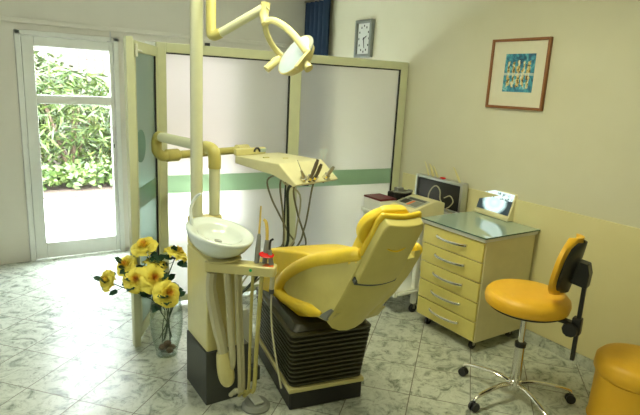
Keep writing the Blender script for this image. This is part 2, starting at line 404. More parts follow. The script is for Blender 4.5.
m = MB(); c = P0+PD*.35+Vector((0, 0, 1.886)); m.box(c+Vector((0, 0, .01)), (.03, .02, .02)); obj('rail_clip', m, M_black, sc)
# hinged wing: near post and glazed leaf, folded towards the camera
Wp = Vector((.757, 3.165, 0)); WD = (P0-Wp); WD.z = 0; WLn = WD.length; WD.normalize(); WN = Vector((WD.y, -WD.x, 0))
ps = thing('screen_post', 'free standing pale cream post at the front of the glass screen, beside the rose vase', 'post', tuple(Wp))
obj('upright', MB().bx(Wp.x-.020, Wp.x+.020, Wp.y-.03, Wp.y+.03, 0, 1.87), M_frame, ps, bevel=.004)
lf = thing('screen_wing', 'narrow green glazed screen wing folded forward at the left end of the partition', 'screen wing', tuple(Wp))
m = MB(); o = Wp+WD*.045; Lw = WLn-.06
pbox(m, 0, .035, .03, 1.855, -.018, .018, o, WD, WN); pbox(m, Lw-.04, Lw, .03, 1.855, -.018, .018, o, WD, WN)
pbox(m, .035, Lw-.04, 1.79, 1.855, -.018, .018, o, WD, WN); pbox(m, .035, Lw-.04, .03, .10, -.018, .018, o, WD, WN)
obj('wing_frame', m, M_frame, lf, bevel=.004)
m = MB(); pbox(m, .035, Lw-.04, .10, 1.79, -.004, .004, o, WD, WN); g = obj('frosted_pane', m, frosted('green_frosted_glass', (.66, .78, .72)), lf)
m = MB(); pbox(m, .036, Lw-.041, .855, .985, .0045, .006, o, WD, WN); obj('green_band', m, M_band, g)
m = MB(); pbox(m, Lw-.052, Lw-.04, .10, 1.79, -.012, .012, o, WD, WN); obj('seal', m, M_seal, g)
cc = o+WD*.13+WN*.0055+Vector((0, 0, 1.24)); m = MB().lathe([(.10, 0), (.10, .003)], cc, axis_rot(WN), 32); obj('teal_disc', m, mat('disc_teal', (.12, .27, .19), .4), g)  # flat round teal disc on the wing pane
m = MB().box(o+WD*.01+WN*.026+Vector((0, 0, 1.80)), (.012, .03, .07)); m.tube([o+WD*.01+WN*.03+Vector((0, 0, 1.80)), o+WD*.11+WN*.03+Vector((0, 0, 1.80))], .006, 8); obj('hinge', m, M_white, lf)

# ------------------------------------------------------------------ curtain, clock, picture, on the walls
m = MB(); pts = []; n = 60; y0, y1 = 4.66, 5.11
fr = [(XR-.075+.028*math.sin(i/n*2*PI*5.5), y0+(y1-y0)*i/n) for i in range(n+1)]
m.loft([[Vector((x, y, z)) for x, y in fr]+[Vector((x+.006, y, z)) for x, y in fr[::-1]] for z in (.02, 2.5)])
cu = thing('curtain', 'dark blue pleated curtain hanging behind the glass screen', 'curtain', (XR-.07, 4.9, 0))
obj('fabric', m, M_blue, cu); m = MB().tube([(XR-.075, 4.55, 2.515), (XR-.075, 5.12, 2.515)], .012); m.tube([(XR-.075, 4.6, 2.515), (XR, 4.6, 2.515)], .008); obj('curtain_rail', m, M_steel, cu)
# clock
cy0, cy1, cz0, cz1 = 3.995, 4.245, 1.935, 2.272
ck = thing('wall_clock', 'rectangular silver framed wall clock above the glass screen', 'clock', (XR, 4.12, cz0))
def rframe(m, x0, x1, ya, yb, za, zb, w, mi=0):
    m.bx(x0, x1, ya, ya+w, za, zb, mi); m.bx(x0, x1, yb-w, yb, za, zb, mi); m.bx(x0, x1, ya+w, yb-w, za, za+w, mi); m.bx(x0, x1, ya+w, yb-w, zb-w, zb, mi); return m
obj('clock_frame', rframe(MB(), XR-.04, XR-.001, cy0, cy1, cz0, cz1, .032), mat('pewter', (.25, .27, .25), .35, .7), ck, bevel=.006)
fc = obj('clock_face', MB().bx(XR-.022, XR-.001, cy0+.03, cy1-.03, cz0+.03, cz1-.03), mat('clock_face', (.62, .64, .60), .4), ck)
cyc, czc = 4.12, (cz0+cz1)/2; m = MB()
for k in range(12):
    a = k*PI/6; y = cyc-.075*math.sin(a)*(1 if abs(math.sin(a)) < .8 else 1); z = czc+.115*math.cos(a)
    obj('hour_mark', MB().box((XR-.0235, y, z), (.002, .012, .018)), M_black, fc)
def hand(L, w, a): 
    d = Vector((0, -math.sin(a), math.cos(a))); e = Vector((0, d.z, -d.y)); c = Vector((XR-.026, cyc, czc)); return MB().prism([c-d*.012-e*w, c+d*L-e*w*.5, c+d*L+e*w*.5, c-d*.012+e*w], (-.002, 0, 0))
obj('hour_hand', hand(.05, .006, math.radians(62)), M_black, fc); obj('minute_hand', hand(.085, .005, math.radians(170)), M_black, fc)
# framed picture
py0, py1, pz0, pz1 = 2.158, 2.62, 1.565, 2.032
pf = thing('framed_picture', 'small blue and yellow print in a thin brown wooden frame on the right wall', 'picture', (XR, 2.39, pz0))
obj('picture_frame', rframe(MB(), XR-.025, XR-.001, py0, py1, pz0, pz1, .019), M_wood, pf, bevel=.003)
obj('mount', MB().bx(XR-.013, XR-.002, py0+.018, py1-.018, pz0+.018, pz1-.018), M_mat, pf)
q = NT('abstract_print'); tc = q.n('TexCoord').outputs['Generated']; sp = q.n('SeparateXYZ'); q.l(tc, sp.inputs[0]); Y_, Z_ = sp.outputs[1], sp.outputs[2]
bgc = q.ramp(q.noise(5, 5, tc, .6, 1.0), [(.32, (.012, .035, .09)), (.45, (.02, .16, .26)), (.58, (.06, .33, .42)), (.72, (.40, .62, .60))])
mir = q.math('ABSOLUTE', q.math('SUBTRACT', Z_, .47))
st = q.math('FRACT', q.math('ADD', q.math('MULTIPLY', Y_, 6.0), q.math('MULTIPLY', q.noise(9, 2, tc), 1.2)))
inb = q.math('MULTIPLY', q.math('LESS_THAN', mir, q.math('ADD', .22, q.math('MULTIPLY', q.noise(7, 2, tc), .22))), q.math('GREATER_THAN', st, .42))
inb = q.math('MULTIPLY', inb, q.math('MULTIPLY', q.math('GREATER_THAN', Y_, .10), q.math('LESS_THAN', Y_, .90)))
bc = q.ramp(q.noise(11, 3, tc), [(.40, (.10, .06, .02)), (.46, (.55, .36, .06)), (.56, (.62, .55, .30)), (.68, (.72, .76, .62))])
wl = q.math('LESS_THAN', mir, .035)
q.l(q.mix(q.math('MULTIPLY', wl, .55), q.mix(inb, bgc, bc), (.66, .72, .62)), q.p.inputs['Base Color']); q.p.inputs['Roughness'].default_value = .5
ppz0, ppz1, ppy0, ppy1 = 1.565+.115, 2.032-.10, 2.158+.100, 2.62-.125
obj('print', MB().bx(XR-.0145, XR-.0131, ppy0, ppy1, ppz0, ppz1), q.m, pf)

# ------------------------------------------------------------------ drawer cabinet
cx0, cx1, cy0, cy1 = 2.60, 3.105, 2.065, 2.60
cb = thing('drawer_cabinet', 'cream cabinet on castors with five yellow drawers and a glass top', 'cabinet', ((cx0+cx1)/2, (cy0+cy1)/2, 0))
obj('body', MB().bx(cx0+.018, cx1, cy0, cy1, .075, .759), M_cab, cb, bevel=.003)
m = MB().bx(cx0-.012, cx1+.01, cy0-.012, cy1+.01, .760, .785); obj('top_board', m, M_white, cb, bevel=.003)
m = MB().bx(cx0-.022, cx1+.012, cy0-.022, cy1+.012, .786, .795, 0); o = obj('glass_top', m, [M_ctop], cb, bevel=.001)
m = MB(); 
rfx = ((cx0-.0235, cx0-.0222, cy0-.0235, cy1+.012), (cx0-.0235, cx1+.012, cy0-.0235, cy0-.0222))
for a in rfx: m.bx(*a, .7865, .7945)
obj('glass_edge', m, M_edge, cb)
dh = (.755-.085)/5
for k in range(5):
    z0 = .085+dh*k; f = obj('drawer', MB().bx(cx0, cx0+.017, cy0+.006, cy1-.006, z0+.004, z0+dh-.004), M_draw, cb, bevel=.003)
    yc = (cy0+cy1)/2; zc = z0+dh*.56
    P = [(cx0+.001, yc-.13, zc+.006), (cx0-.014, yc-.125, zc+.004), (cx0-.026, yc-.08, zc), (cx0-.03, yc, zc-.003), (cx0-.026, yc+.08, zc), (cx0-.014, yc+.125, zc+.004), (cx0+.001, yc+.13, zc+.006)]
    obj('handle', MB().tube(smooth(P), [(.0095, .006)]*25, 8), M_chrome, f)
def castor(parent, x, y, R=.028, z=0, wheelmat=None, ax=(1, 0, 0), top=None):
    m = MB(); m.lathe([(R*.5, -.011), (R*.92, -.011), (R, -.006), (R, .006), (R*.92, .011), (R*.5, .011)], (x, y, z+R), axis_rot(ax), 20)
    o = obj('castor', m, wheelmat or M_black, parent)
    tp = top or (2*R+.012); side = Vector(ax).normalized(); m = MB(); c = Vector((x, y, z+R))
    m.tube([(x+.01, y, z+2*R+.002), (x+.01, y, z+tp)], .007, 8); m.box((x+.005, y, z+2*R+.003), (.03, .03, .006))
    for s_ in (-1, 1): m.box(c+side*s_*.0145+Vector((0, 0, R*.55)), (.004 if abs(ax[0]) > .5 else .02, .02 if abs(ax[0]) > .5 else .004, R*1.1))
    obj('fork', m, M_steel, o)
for x, y in ((cx0+.07, cy0+.06), (cx0+.07, cy1-.06), (cx1-.06, cy0+.06), (cx1-.06, cy1-.06)): castor(cb, x, y, .028, 0, None, (0, 1, 0), .078)

# light box with a dental x-ray
A = onz(474, 211.5, .797); B = onz(507, 222, .797); ex = (B-A); wv_ = ex.length; ex.normalize(); ey = Vector((-ex.y, ex.x, 0))
if ey.x < 0: ey = -ey
vb = thing('xray_viewer', 'small tilted light box showing a glowing dental x-ray on the cabinet top', 'light box', tuple((A+B)/2+ey*.06))
H_, dp0, dp1, tl = .19, .13, .065, .06
prof = [(0, 0), (dp0, 0), (dp0, .02), (tl+dp1, H_), (tl, H_), (.012, .03), (0, .025)]
m = MB().prism([A+ey*d+Vector((0, 0, z+.001)) for d, z in prof], ex*wv_); obj('housing', m, M_cab, vb, bevel=.004)
nrm = (ey*-(H_-.03)+Vector((0, 0, tl-.012))); nrm.normalize(); sl = (ey*(tl-.012)+Vector((0, 0, H_-.03)))
b0 = A+ey*.012+Vector((0, 0, .031)); q0 = [b0+ex*.008+sl*.04, b0+ex*(wv_-.012)+sl*.04, b0+ex*(wv_-.012)+sl*.96, b0+ex*.008+sl*.96]
q0 = [p+nrm*.001 for p in q0]; m = MB().prism(q0, nrm*.003)
scr = obj('screen', m, None or M_white, vb)
q = NT('xray_film'); uv = q.n('NewGeometry').outputs['Position']
def proj1(vec, org, ln):
    s_ = q.n('VectorMath', operation='SUBTRACT'); s_.inputs[1].default_value = org; q.l(uv, s_.inputs[0]); d = q.n('VectorMath', operation='DOT_PRODUCT'); d.inputs[1].default_value = Vector(vec).normalized(); q.l(s_.outputs[0], d.inputs[0]); return q.math('DIVIDE', d.outputs['Value'], ln)
U_ = q.math('SUBTRACT', proj1(ex, q0[0], (q0[1]-q0[0]).length), .5); V_ = q.math('SUBTRACT', proj1(sl, q0[0], (q0[3]-q0[0]).length), .45)
nz = q.math('MULTIPLY', q.math('SUBTRACT', q.noise(40, 4, uv), .5), .25)
rr = q.math('SQRT', q.math('ADD', q.math('POWER', q.math('DIVIDE', U_, .40), 2), q.math('POWER', q.math('DIVIDE', V_, .62), 2)))
jaw = q.ramp(q.math('ADD', rr, nz), [(.0, (.80, 1, .98)), (.35, (.62, .86, .84)), (.62, (.85, 1, .98)), (.80, (.60, .85, .83)), (.98, (.03, .09, .10)), (1, (.01, .03, .04))])
up = q.math('GREATER_THAN', q.math('ADD', V_, nz), .20)
q.l(q.mix(up, jaw, q.ramp(q.noise(24, 3, uv), [(.38, (.05, .15, .15)), (.46, (.8, 1, .98)), (1, (.9, 1, 1))])), q.p.inputs['Emission Color']); q.p.inputs['Emission Strength'].default_value = 1.0; q.p.inputs['Base Color'].default_value = (.05, .05, .05, 1); q.p.inputs['Roughness'].default_value = .3
scr.data.materials[0] = q.m

# ------------------------------------------------------------------ trolley behind the cabinet with the equipment on it
tx0, tx1, ty0, ty1, tz = 2.50, 3.08, 2.70, 3.20, .745
tr = thing('equipment_trolley', 'white tubular trolley on castors between the patient chair and the cabinet', 'trolley', ((tx0+tx1)/2, (ty0+ty1)/2, 0))
obj('shelf', MB().bx(tx0, tx1, ty0, ty1, tz-.025, tz), M_white, tr, bevel=.004)
obj('shelf', MB().bx(tx0+.04, tx1-.02, ty0+.02, ty1-.02, .17, .185), M_white, tr, bevel=.003)
for x, y in ((tx0+.21, ty0+.05), (tx0+.03, ty1-.03), (tx1-.03, ty0+.03), (tx1-.03, ty1-.03)):
    l = obj('leg', MB().bx(x-.018, x+.018, y-.018, y+.018, .075, tz-.026), M_white, tr, bevel=.004)
    castor(tr, x, y, .034, 0, None, (1, -.5, 0) if False else (0, 1, 0), .078)
m = MB().bx(tx0+.03, tx1-.05, ty0+.035, ty0+.065, .17, .20); m.bx(tx0+.015, tx0+.045, ty0+.05, ty1-.05, .15, .19); obj('crossbar', m, M_white, tr, bevel=.003)
# aluminium case standing open against the wall
CXp = 3.04
a = onp(417, 173.5, (1, 0, 0), (CXp, 0, 0)); b = onp(463.6, 184, (1, 0, 0), (CXp, 0, 0))
yb_, ya_ = a.y, b.y; zt = (a.z+b.z)/2
cs = thing('instrument_case', 'open aluminium case with black foam lining leaning upright against the wall', 'case', (CXp+.03, (ya_+yb_)/2, tz))
m = rframe(MB(), CXp-.01, CXp+.055, ya_, yb_, tz+.002, zt, .022); obj('case_frame', m, M_alu, cs, bevel=.004)
obj('foam_lining', MB().bx(CXp+.01, CXp+.05, ya_+.02, yb_-.02, tz+.02, zt-.02), M_black, cs)
m = MB(); P = [onp(u, v, (1, 0, 0), (CXp-.02, 0, 0)) for u, v in ((428, 200), (429, 193), (433, 187), (437, 186), (440, 191), (440, 199), (443, 205))]; m.tube(smooth(P), .005, 8); 
obj('coiled_tube', m, M_hosec, cs)
m = MB(); P = [onp(u, v, (1, 0, 0), (CXp-.02, 0, 0)) for u, v in ((444, 198), (450, 196), (453, 202), (449, 207), (446, 209), (451, 213), (455, 215))]; m.tube(smooth(P), .004, 8); obj('coiled_tube', m, M_hosec, cs)
# cream handpieces laid on the top edge of the case
for (u0, v0, u1, v1, w, lb) in ((429, 174, 425.5, 162.5, .006, 'thin cream handpiece standing at the left end of the case top'), (433.5, 175.5, 430.5, 165, .010, 'thick cream handpiece standing second from left on the case top'), (438, 176.5, 434, 167, .007, 'cream handpiece standing third from left on the case top'), (460, 181.5, 454.5, 168.5, .008, 'tall cream handpiece standing alone at the right end of the case top')):
    p = onp(u0, v0, (1, 0, 0), (CXp+.02, 0, 0)); q_ = onp(u1, v1, (1, 0, 0), (CXp+.02, 0, 0)); p.z = zt+.002
    dd = q_-p
    o = obj('dental_handpiece', MB().tube([p, p+dd*.35, p+dd*.8, q_, q_+Vector((0, .012, .006))], [w, w*1.15, w*.8, w*.6, w*.5], 10), M_creamd); tag(o, lb, 'handpiece', 'handpieces on top of the case')
m = MB(); p = onp(443, 177.5, (1, 0, 0), (CXp+.02, 0, 0)); p.z = zt+.006; m.box(p, (.03, .035, .011)); tag(obj('clip', m, M_red, bevel=.003), 'tiny red clip lying on the top edge of the case', 'clip')
# scaler unit with slanted control panel
A = onz(404, 217, .76); Bq = onz(449, 209, .76)
def slab(u, v, z): return onz(u, v, z)
f0 = Vector((2.58, 2.72, .746)); ang = math.radians(-8); dx = Vector((math.cos(ang), math.sin(ang), 0)); dy = Vector((-math.sin(ang), math.cos(ang), 0))
cu_ = thing('control_unit', 'cream tabletop unit with a slanted orange and black control panel', 'medical device', tuple(f0+dx*.18+dy*.14))
prof = [(0, 0), (.30, 0), (.30, .10), (.20, .115), (.03, .075), (0, .06)]
U0 = onz(400, 214, .80)
o_ = Vector((2.70, 2.725, .7465))
P = [o_+Vector((0, d, z)) for d, z in prof]
P = [o_+Vector((x, 0, z)) for x, z in ((-.10, 0), (.22, 0), (.22, .10), (.14, .125), (-.06, .075), (-.10, .06))]
m = MB().prism(P, (0, .27, 0)); hs = obj('housing', m, M_cab, cu_, bevel=.006)
e1 = Vector((.20, 0, .05)).normalized(); en = Vector((-.05, 0, .20)).normalized(); c0 = o_+Vector((-.06, .02, .075))
m = MB().prism([c0+en*.001, c0+e1*.15+en*.001, c0+e1*.15+Vector((0, .23, 0))+en*.001, c0+Vector((0, .23, 0))+en*.001], en*.002); pn = obj('control_panel', m, M_greyl, cu_)
for (a_, b_, c_, d_, mt) in ((.02, .10, .015, .09, M_grey), (.02, .10, .10, .125, M_redor), (.03, .10, .14, .21, M_black), (.11, .14, .02, .20, M_dark)):
    p = c0+e1*a_+Vector((0, c_, 0))+en*.0032; m = MB().prism([p, p+e1*(b_-a_), p+e1*(b_-a_)+Vector((0, d_-c_, 0)), p+Vector((0, d_-c_, 0))], en*.0015); obj('display' if mt is M_black else 'button', m, mt, pn)
# black handset, white box with dark red lid
c = onz(398, 207, .79); 
bk = thing('white_box', 'white box with a dark red lid at the left end of the trolley', 'box', (2.56, 3.06, tz))
p0 = onz(381, 222, tz); bx_, by_ = 2.535, 3.10
obj('box_body', MB().bx(2.505, 2.66, 2.98, 3.18, tz+.001, .835), M_white, bk, bevel=.003)
obj('lid', MB().bx(2.503, 2.662, 2.978, 3.182, .8355, .85), M_dred, bk, bevel=.003)
hsb = thing('black_camera', 'black handheld device with a strap lying behind the chair headrest', 'camera', (2.78, 3.06, tz))
m = MB(); m.bx(2.675, 2.86, 3.02, 3.11, tz+.001, .885); obj('body', m, M_black, hsb, bevel=.012)
m = MB().lathe([(.03, 0), (.032, .03), (.028, .06), (.026, .06)], (2.76, 3.02, .815), axis_rot((-.2, -1, .1)), 20); obj('lens', m, M_black, hsb)
m = MB().tube(smooth([(2.69, 3.05, .885), (2.66, 2.98, .90), (2.70, 2.93, .90), (2.80, 2.96, .90), (2.85, 3.06, .888)]), .007, 8); obj('strap', m, M_grey, hsb)
m = MB().box((2.76, 3.07, .900), (.06, .05, .028)); obj('viewfinder', m, M_grey, hsb, bevel=.004)

# ------------------------------------------------------------------ stool
HC = Vector((2.432, 1.612, 0))
st = thing('swivel_stool', 'round yellow swivel stool with a backrest and chrome five-star base', 'stool', tuple(HC))
obj('base_hub', MB().lathe([(.02, .05), (.035, .055), (.038, .085), (.034, .11), (.028, .115)], HC, None, 24), M_chrome, st)
for k in range(5):
    a = math.radians(33+72*k); d = Vector((math.cos(a), math.sin(a), 0))
    P = [HC+d*.02+Vector((0, 0, .085)), HC+d*.10+Vector((0, 0, .10)), HC+d*.20+Vector((0, 0, .095)), HC+d*.290+Vector((0, 0, .078)), HC+d*.308+Vector((0, 0, .062))]
    l = obj('leg', MB().tube(smooth(P, 3), [(.011, .017)]*4+[(.010, .014)]*5+[(.009, .011)]*4, 10), M_chrome, st)
    c = HC+d*.308; ax = Vector((-d.y, d.x, 0)); rm = axis_rot(ax)
    m = MB()
    for s_ in (-1, 1): m.lathe([(.01, -.008), (.024, -.008), (.026, -.004), (.026, .004), (.024, .008), (.01, .008)], c+ax*s_*.012+Vector((0, 0, .026)), rm, 20)
    m.tube([c+Vector((0, 0, .026)), c+Vector((0, 0, .058))], .007, 8)
    obj('castor', m, M_black, l)
cw = obj('column', MB().lathe([(.030, .10), (.030, .12), (.026, .30), (.026, .315)], HC, None, 24), M_chrome, st)
obj('collar', MB().lathe([(.030, .312), (.031, .335), (.018, .338)], HC, None, 24), M_black, cw)
obj('gas_rod', MB().lathe([(.016, .33), (.016, .545)], HC, None, 20), M_chrome, cw)
R_ = .220
obj('seat_pan', MB().lathe([(.06, .535), (.17, .53), (.195, .542), (.195, .549), (.02, .55)], HC, None, 40), M_black, st)
obj('seat', MB().lathe([(.03, .550), (R_-.025, .550), (R_-.006, .560), (R_, .588), (R_-.004, .612), (R_-.02, .630), (R_-.05, .640), (.10, .640), (.001, .640)], HC, None, 56), M_orange, st)
bd = Vector((RT.x, RT.y, 0)).normalized()*.76 - Vector((FW.x, FW.y, 0)).normalized()*.65; bd.normalize(); bs = Vector((-bd.y, bd.x, 0))
def sp_(d, s_, z): return HC+bd*d+bs*s_+Vector((0, 0, z))
m = MB().prism([sp_(.10, -.02, .525), sp_(.27, -.02, .52), sp_(.27, .02, .52), sp_(.10, .02, .525)], (0, 0, .02)); ba = obj('support_arm', m, M_black, st, bevel=.003)
m = MB().box(sp_(.262, 0, .525), (.045, .045, .09), Matrix.Rotation(math.atan2(bd.y, bd.x), 3, 'Z')); obj('clamp', m, M_black, ba, bevel=.006)
nd = (bs*-1); 
if nd.dot(FW) > 0: nd = -nd
m = MB().lathe([(.01, 0), (.036, .004), (.04, .012), (.036, .022), (.012, .026)], sp_(.24, 0, .505)+nd*.022, axis_rot(nd), 10); obj('clamp_knob', m, M_black, ba)
m = MB().prism([sp_(.257, -.011, .335), sp_(.277, -.011, .335), sp_(.277, .011, .335), sp_(.257, .011, .335)], (0, 0, .47)); bar = obj('back_bar', m, M_black, st, bevel=.003)
# backrest pad: curved cushion on a dark shell, tilted back
def pad(m, off, th, hw, z0, z1, nx=10, nz=10, rnd=.62):
    fr, bk_ = [], []
    for j in range(nz+1):
        t = j/nz; z = z0+(z1-z0)*t; tt = 2*t-1; wz = hw*(1-abs(tt)**3*rnd); lean = .05*t-.02
        rowf, rowb = [], []
        for i in range(nx+1):
            s_ = (2*i/nx-1); curve = -.035*(s_**2)
            e = (1-abs(s_)**4)*(1-abs(tt)**4)
            rowf.append(sp_(off+lean+curve-th*(.35+.65*e), s_*wz, z)); rowb.append(sp_(off+lean+curve, s_*wz, z))
        fr.append(rowf); bk_.append(rowb)
    rings = []
    n1 = nx+1; vs = [p for r in fr for p in r]+[p for r in bk_ for p in r]; N = len(fr)*n1; fs = []
    for j in range(nz):
        for i in range(nx): a_ = j*n1+i; fs += [(a_, a_+1, a_+1+n1, a_+n1), (N+a_, N+a_+n1, N+a_+n1+1, N+a_+1)]
    for j in range(nz): fs += [(j*n1, (j+1)*n1, N+(j+1)*n1, N+j*n1), (j*n1+nx, N+j*n1+nx, N+(j+1)*n1+nx, (j+1)*n1+nx)]
    for i in range(nx): fs += [(i, N+i, N+i+1, i+1), (nz*n1+i, nz*n1+i+1, N+nz*n1+i+1, N+nz*n1+i)]
    return m.add(vs, fs)
br = obj('backrest', pad(MB(), .20, .055, .165, .675, .985), M_orange, st, ang=60)
obj('back_shell', pad(MB(), .217, .014, .145, .69, .965), M_black, br, ang=60)
obj('shell_bracket', MB().prism([sp_(.19, -.03, .75), sp_(.282, -.03, .735), sp_(.286, -.03, .81), sp_(.272, -.03, .86), sp_(.20, -.03, .87)], bs*.07), M_black, br, bevel=.004)
# second yellow seat at the right edge
P2 = Vector((2.79, 1.16, 0))
po = thing('yellow_pouf', 'amber yellow upholstered round seat cut off at the lower right corner', 'stool', tuple(P2))
obj('base', MB().lathe([(.20, .0), (.195, .005), (.190, .26)], P2, None, 48), M_orange, po)
obj('cushion', MB().lathe([(.17, .26), (.195, .265), (.205, .285), (.20, .34), (.18, .362), (.14, .372), (.001, .374)], P2, None, 48), M_orange, po)

# ------------------------------------------------------------------ patient chair (local x: across, y: towards the feet)
TH = math.radians(-11); L_ = Vector((math.cos(TH), math.sin(TH), 0)); F_ = Vector((-math.sin(TH), math.cos(TH), 0))
O_ = L_*1.05+F_*2.35
ch = thing('dental_chair', 'yellow upholstered patient chair with a cream shell on black bellows', 'dental chair', tuple(O_), TH)
def Lp(lat, fwd, z): return Vector((lat-1.05, fwd-2.35, z))
# floor plate and bellows
obj('floor_plate', MB().bx(-.215, .20, -.05, .62, 0, .10), M_black, ch, world=False, bevel=.008)
obj('plate_trim', MB().bx(-.223, .207, -.058, .61, .101, .125), M_creamd, ch, world=False, bevel=.004)
m = MB(); rings = []; nb = 12; zb0, zb1 = .126, .44
def rrect(x0, x1, y0, y1, z, r=.03, k=4):
    out = []
    for cx_, cy_, a0_ in ((x1-r, y1-r, 0), (x0+r, y1-r, 90), (x0+r, y0+r, 180), (x1-r, y0+r, 270)):
        for i in range(k+1): a_ = math.radians(a0_+90*i/k); out.append(Vector((cx_+r*math.cos(a_), cy_+r*math.sin(a_), z)))
    return out
hp_ = (zb1-zb0)/nb
for i in range(nb):
    for fz, ins in ((0, .024), (.30, .0), (.72, .0), (.98, .024)):
        z = zb0+hp_*(i+fz); fl = .03*(z-zb0)/(zb1-zb0)
        rings.append(rrect(-.213-fl*.6+ins, .198+fl-ins, -.048-fl+ins, .56+fl*2-ins, z))
m.loft(rings); obj('bellows', m, M_bel, ch, world=False, ang=20)
m = MB().loft([rrect(-.215, .21, -.06, .55, .442), rrect(-.19, .18, -.03, .50, .47)]); obj('bellows_lid', m, mat('dark_olive_lid', (.018, .018, .009), .5), ch, world=False, bevel=.01)
# upper chair: the left side stands on a slightly converging vertical plane, the right side mirrors it
LA, LB2 = L_*1.0+F_*1.7, L_*.83+F_*2.9
LN = (LB2-LA); LN = Vector((LN.y, -LN.x, 0)).normalized()
CM = wm(ch).inverted()
def CPx(u, v, off=0): return CM @ onp(u, v, LN, LA+LN*off)
def wid(p): return .285+.116*(p.y+2.35-1.88)
def widr(p): return wid(p)*(1-.30*max(0, min(1, (.88-p.z)/.33))**1.5)
def R_side(p, k=1.0): return Vector((p.x+wid(p)*k, p.y, p.z))
def mid(p, t, d=(0, 0, 0)): return Vector((p.x+wid(p)*t, p.y, p.z))+Vector(d)
rim_px = [(361, 254), (350, 254.5), (335, 257), (320, 259), (306, 263), (293, 270), (283, 279), (279, 289), (284, 297), (296, 304), (309, 309), (322, 314)]
cream_px = [(362, 255), (335, 258), (306, 264), (289, 274), (283, 288), (290, 298), (308, 307), (322, 313), (329, 320), (334, 312), (342, 298), (351, 281), (362, 261)]
# the side panels
def panel(sgn):
    base = [CPx(u, v) for u, v in cream_px]
    def row(off, k):
        out = []; cen = sum(base, Vector())/len(base)
        for p in base:
            q_ = cen+(p-cen)*k; out.append(Vector((q_.x+(widr(q_) if sgn < 0 else 0)+off*sgn, q_.y, q_.z)))
        return out
    return MB().loft([row(-.004, .97), row(.002, 1), row(.03, 1)])
obj('side_shell', panel(1), M_shell, ch, world=False, ang=35)
obj('side_shell', panel(-1), M_shell, ch, world=False, ang=35)
# rear panel swelling between the two sides
rear_px = [(362, 261), (357, 271), (351, 282), (345, 292), (338, 304), (331, 315), (327, 323)]
rr_ = [CPx(u, v) for u, v in rear_px]
rings = []
for t in (0, .12, .3, .5, .7, .88, 1):
    g = math.sin(PI*t)**.6; row = []; inn = []
    for i, p in enumerate(rr_):
        f_ = i/(len(rr_)-1); narrow = widr(p)/wid(p)
        dip = g*(.010+.035*f_)
        row.append(Vector((p.x+.003+(wid(p)*narrow-.006)*t, p.y-g*.004*(1-f_)+(.02*f_)*t, p.z-dip-.012*f_*g)))
    for p in row[::-1]: inn.append(p+Vector((0, .035, .012)))
    rings.append(row+inn)
obj('lower_shell', MB().loft(rings), M_shell, ch, world=False, ang=50)
# belly under the seat
bl_ = [CPx(u, v) for u, v in ((327, 322), (335, 314), (322, 311), (300, 303), (292, 303), (305, 312))]
rings = []
for t in (.02, .3, .5, .7, .9):
    g = math.sin(PI*t); rings.append([mid(p, t, (0, .02*t, -.02*g if i in (0, 4, 5) else 0)) for i, p in enumerate(bl_)])
obj('belly', MB().loft(rings), M_shell, ch, world=False, ang=50)
# upholstered bolsters along both sides
for sgn in (1, -1):
    base = smooth([CPx(u, v) for u, v in rim_px], 4)
    P = [p if sgn > 0 else R_side(p) for p in base]
    R = [(.033, .026)]*len(P); R[0] = (.020, .016); R[1] = (.029, .022); R[-1] = (.012, .010); R[-2] = (.018, .014); R[-3] = (.024, .018)
    obj('side_bolster', MB().tube(P, R, 16), M_vinyl, ch, world=False, ang=60)
obj('bolster_clip', MB().prism([CPx(u, v, -.012) for u, v in ((330, 309), (332, 311), (325, 321), (319, 317), (321, 314))], (.03, 0, 0)), M_grey, ch, world=False, bevel=.003)
# seat cushion with dished top and rounded foot end
sp_px = [(350, 259), (330, 257), (305, 253), (285, 249.5), (270, 248), (260, 250), (255.5, 260), (256, 274), (259, 290), (268, 305), (282, 314), (300, 317.5), (321, 317.5), (322, 312), (300, 300), (320, 285), (345, 275)]
base = smooth([CPx(u, v) for u, v in sp_px], 3, True); cen = Vector((0, .2, .56)); rings = []
for t, k in ((.0, .90), (.004, .945), (.02, .975), (.06, .993), (.15, 1), (.3, 1), (.5, 1), (.7, 1), (.85, 1), (.94, .993), (.98, .975), (.996, .945), (1.0, .90)):
    row = []
    for i, p in enumerate(base):
        inside = i >= 39; kk = 1-(1-k)*(1 if not inside else 0)
        t2 = .03+t*.94; q_ = Vector((0, cen.y+(p.y-cen.y)*kk, cen.z+(p.z-cen.z)*kk))
        dish = -.03*(1-(2*t-1)**2)*max(0, 1-abs(i-4)/6)
        row.append(Vector((p.x+wid(p)*t2*(1+.10*max(0, min(1, (q_.y+.25)/.6))), q_.y, q_.z+dish)))
    rings.append(row)
obj('seat_cushion', MB().loft(rings), M_vinyl, ch, world=False, ang=75)
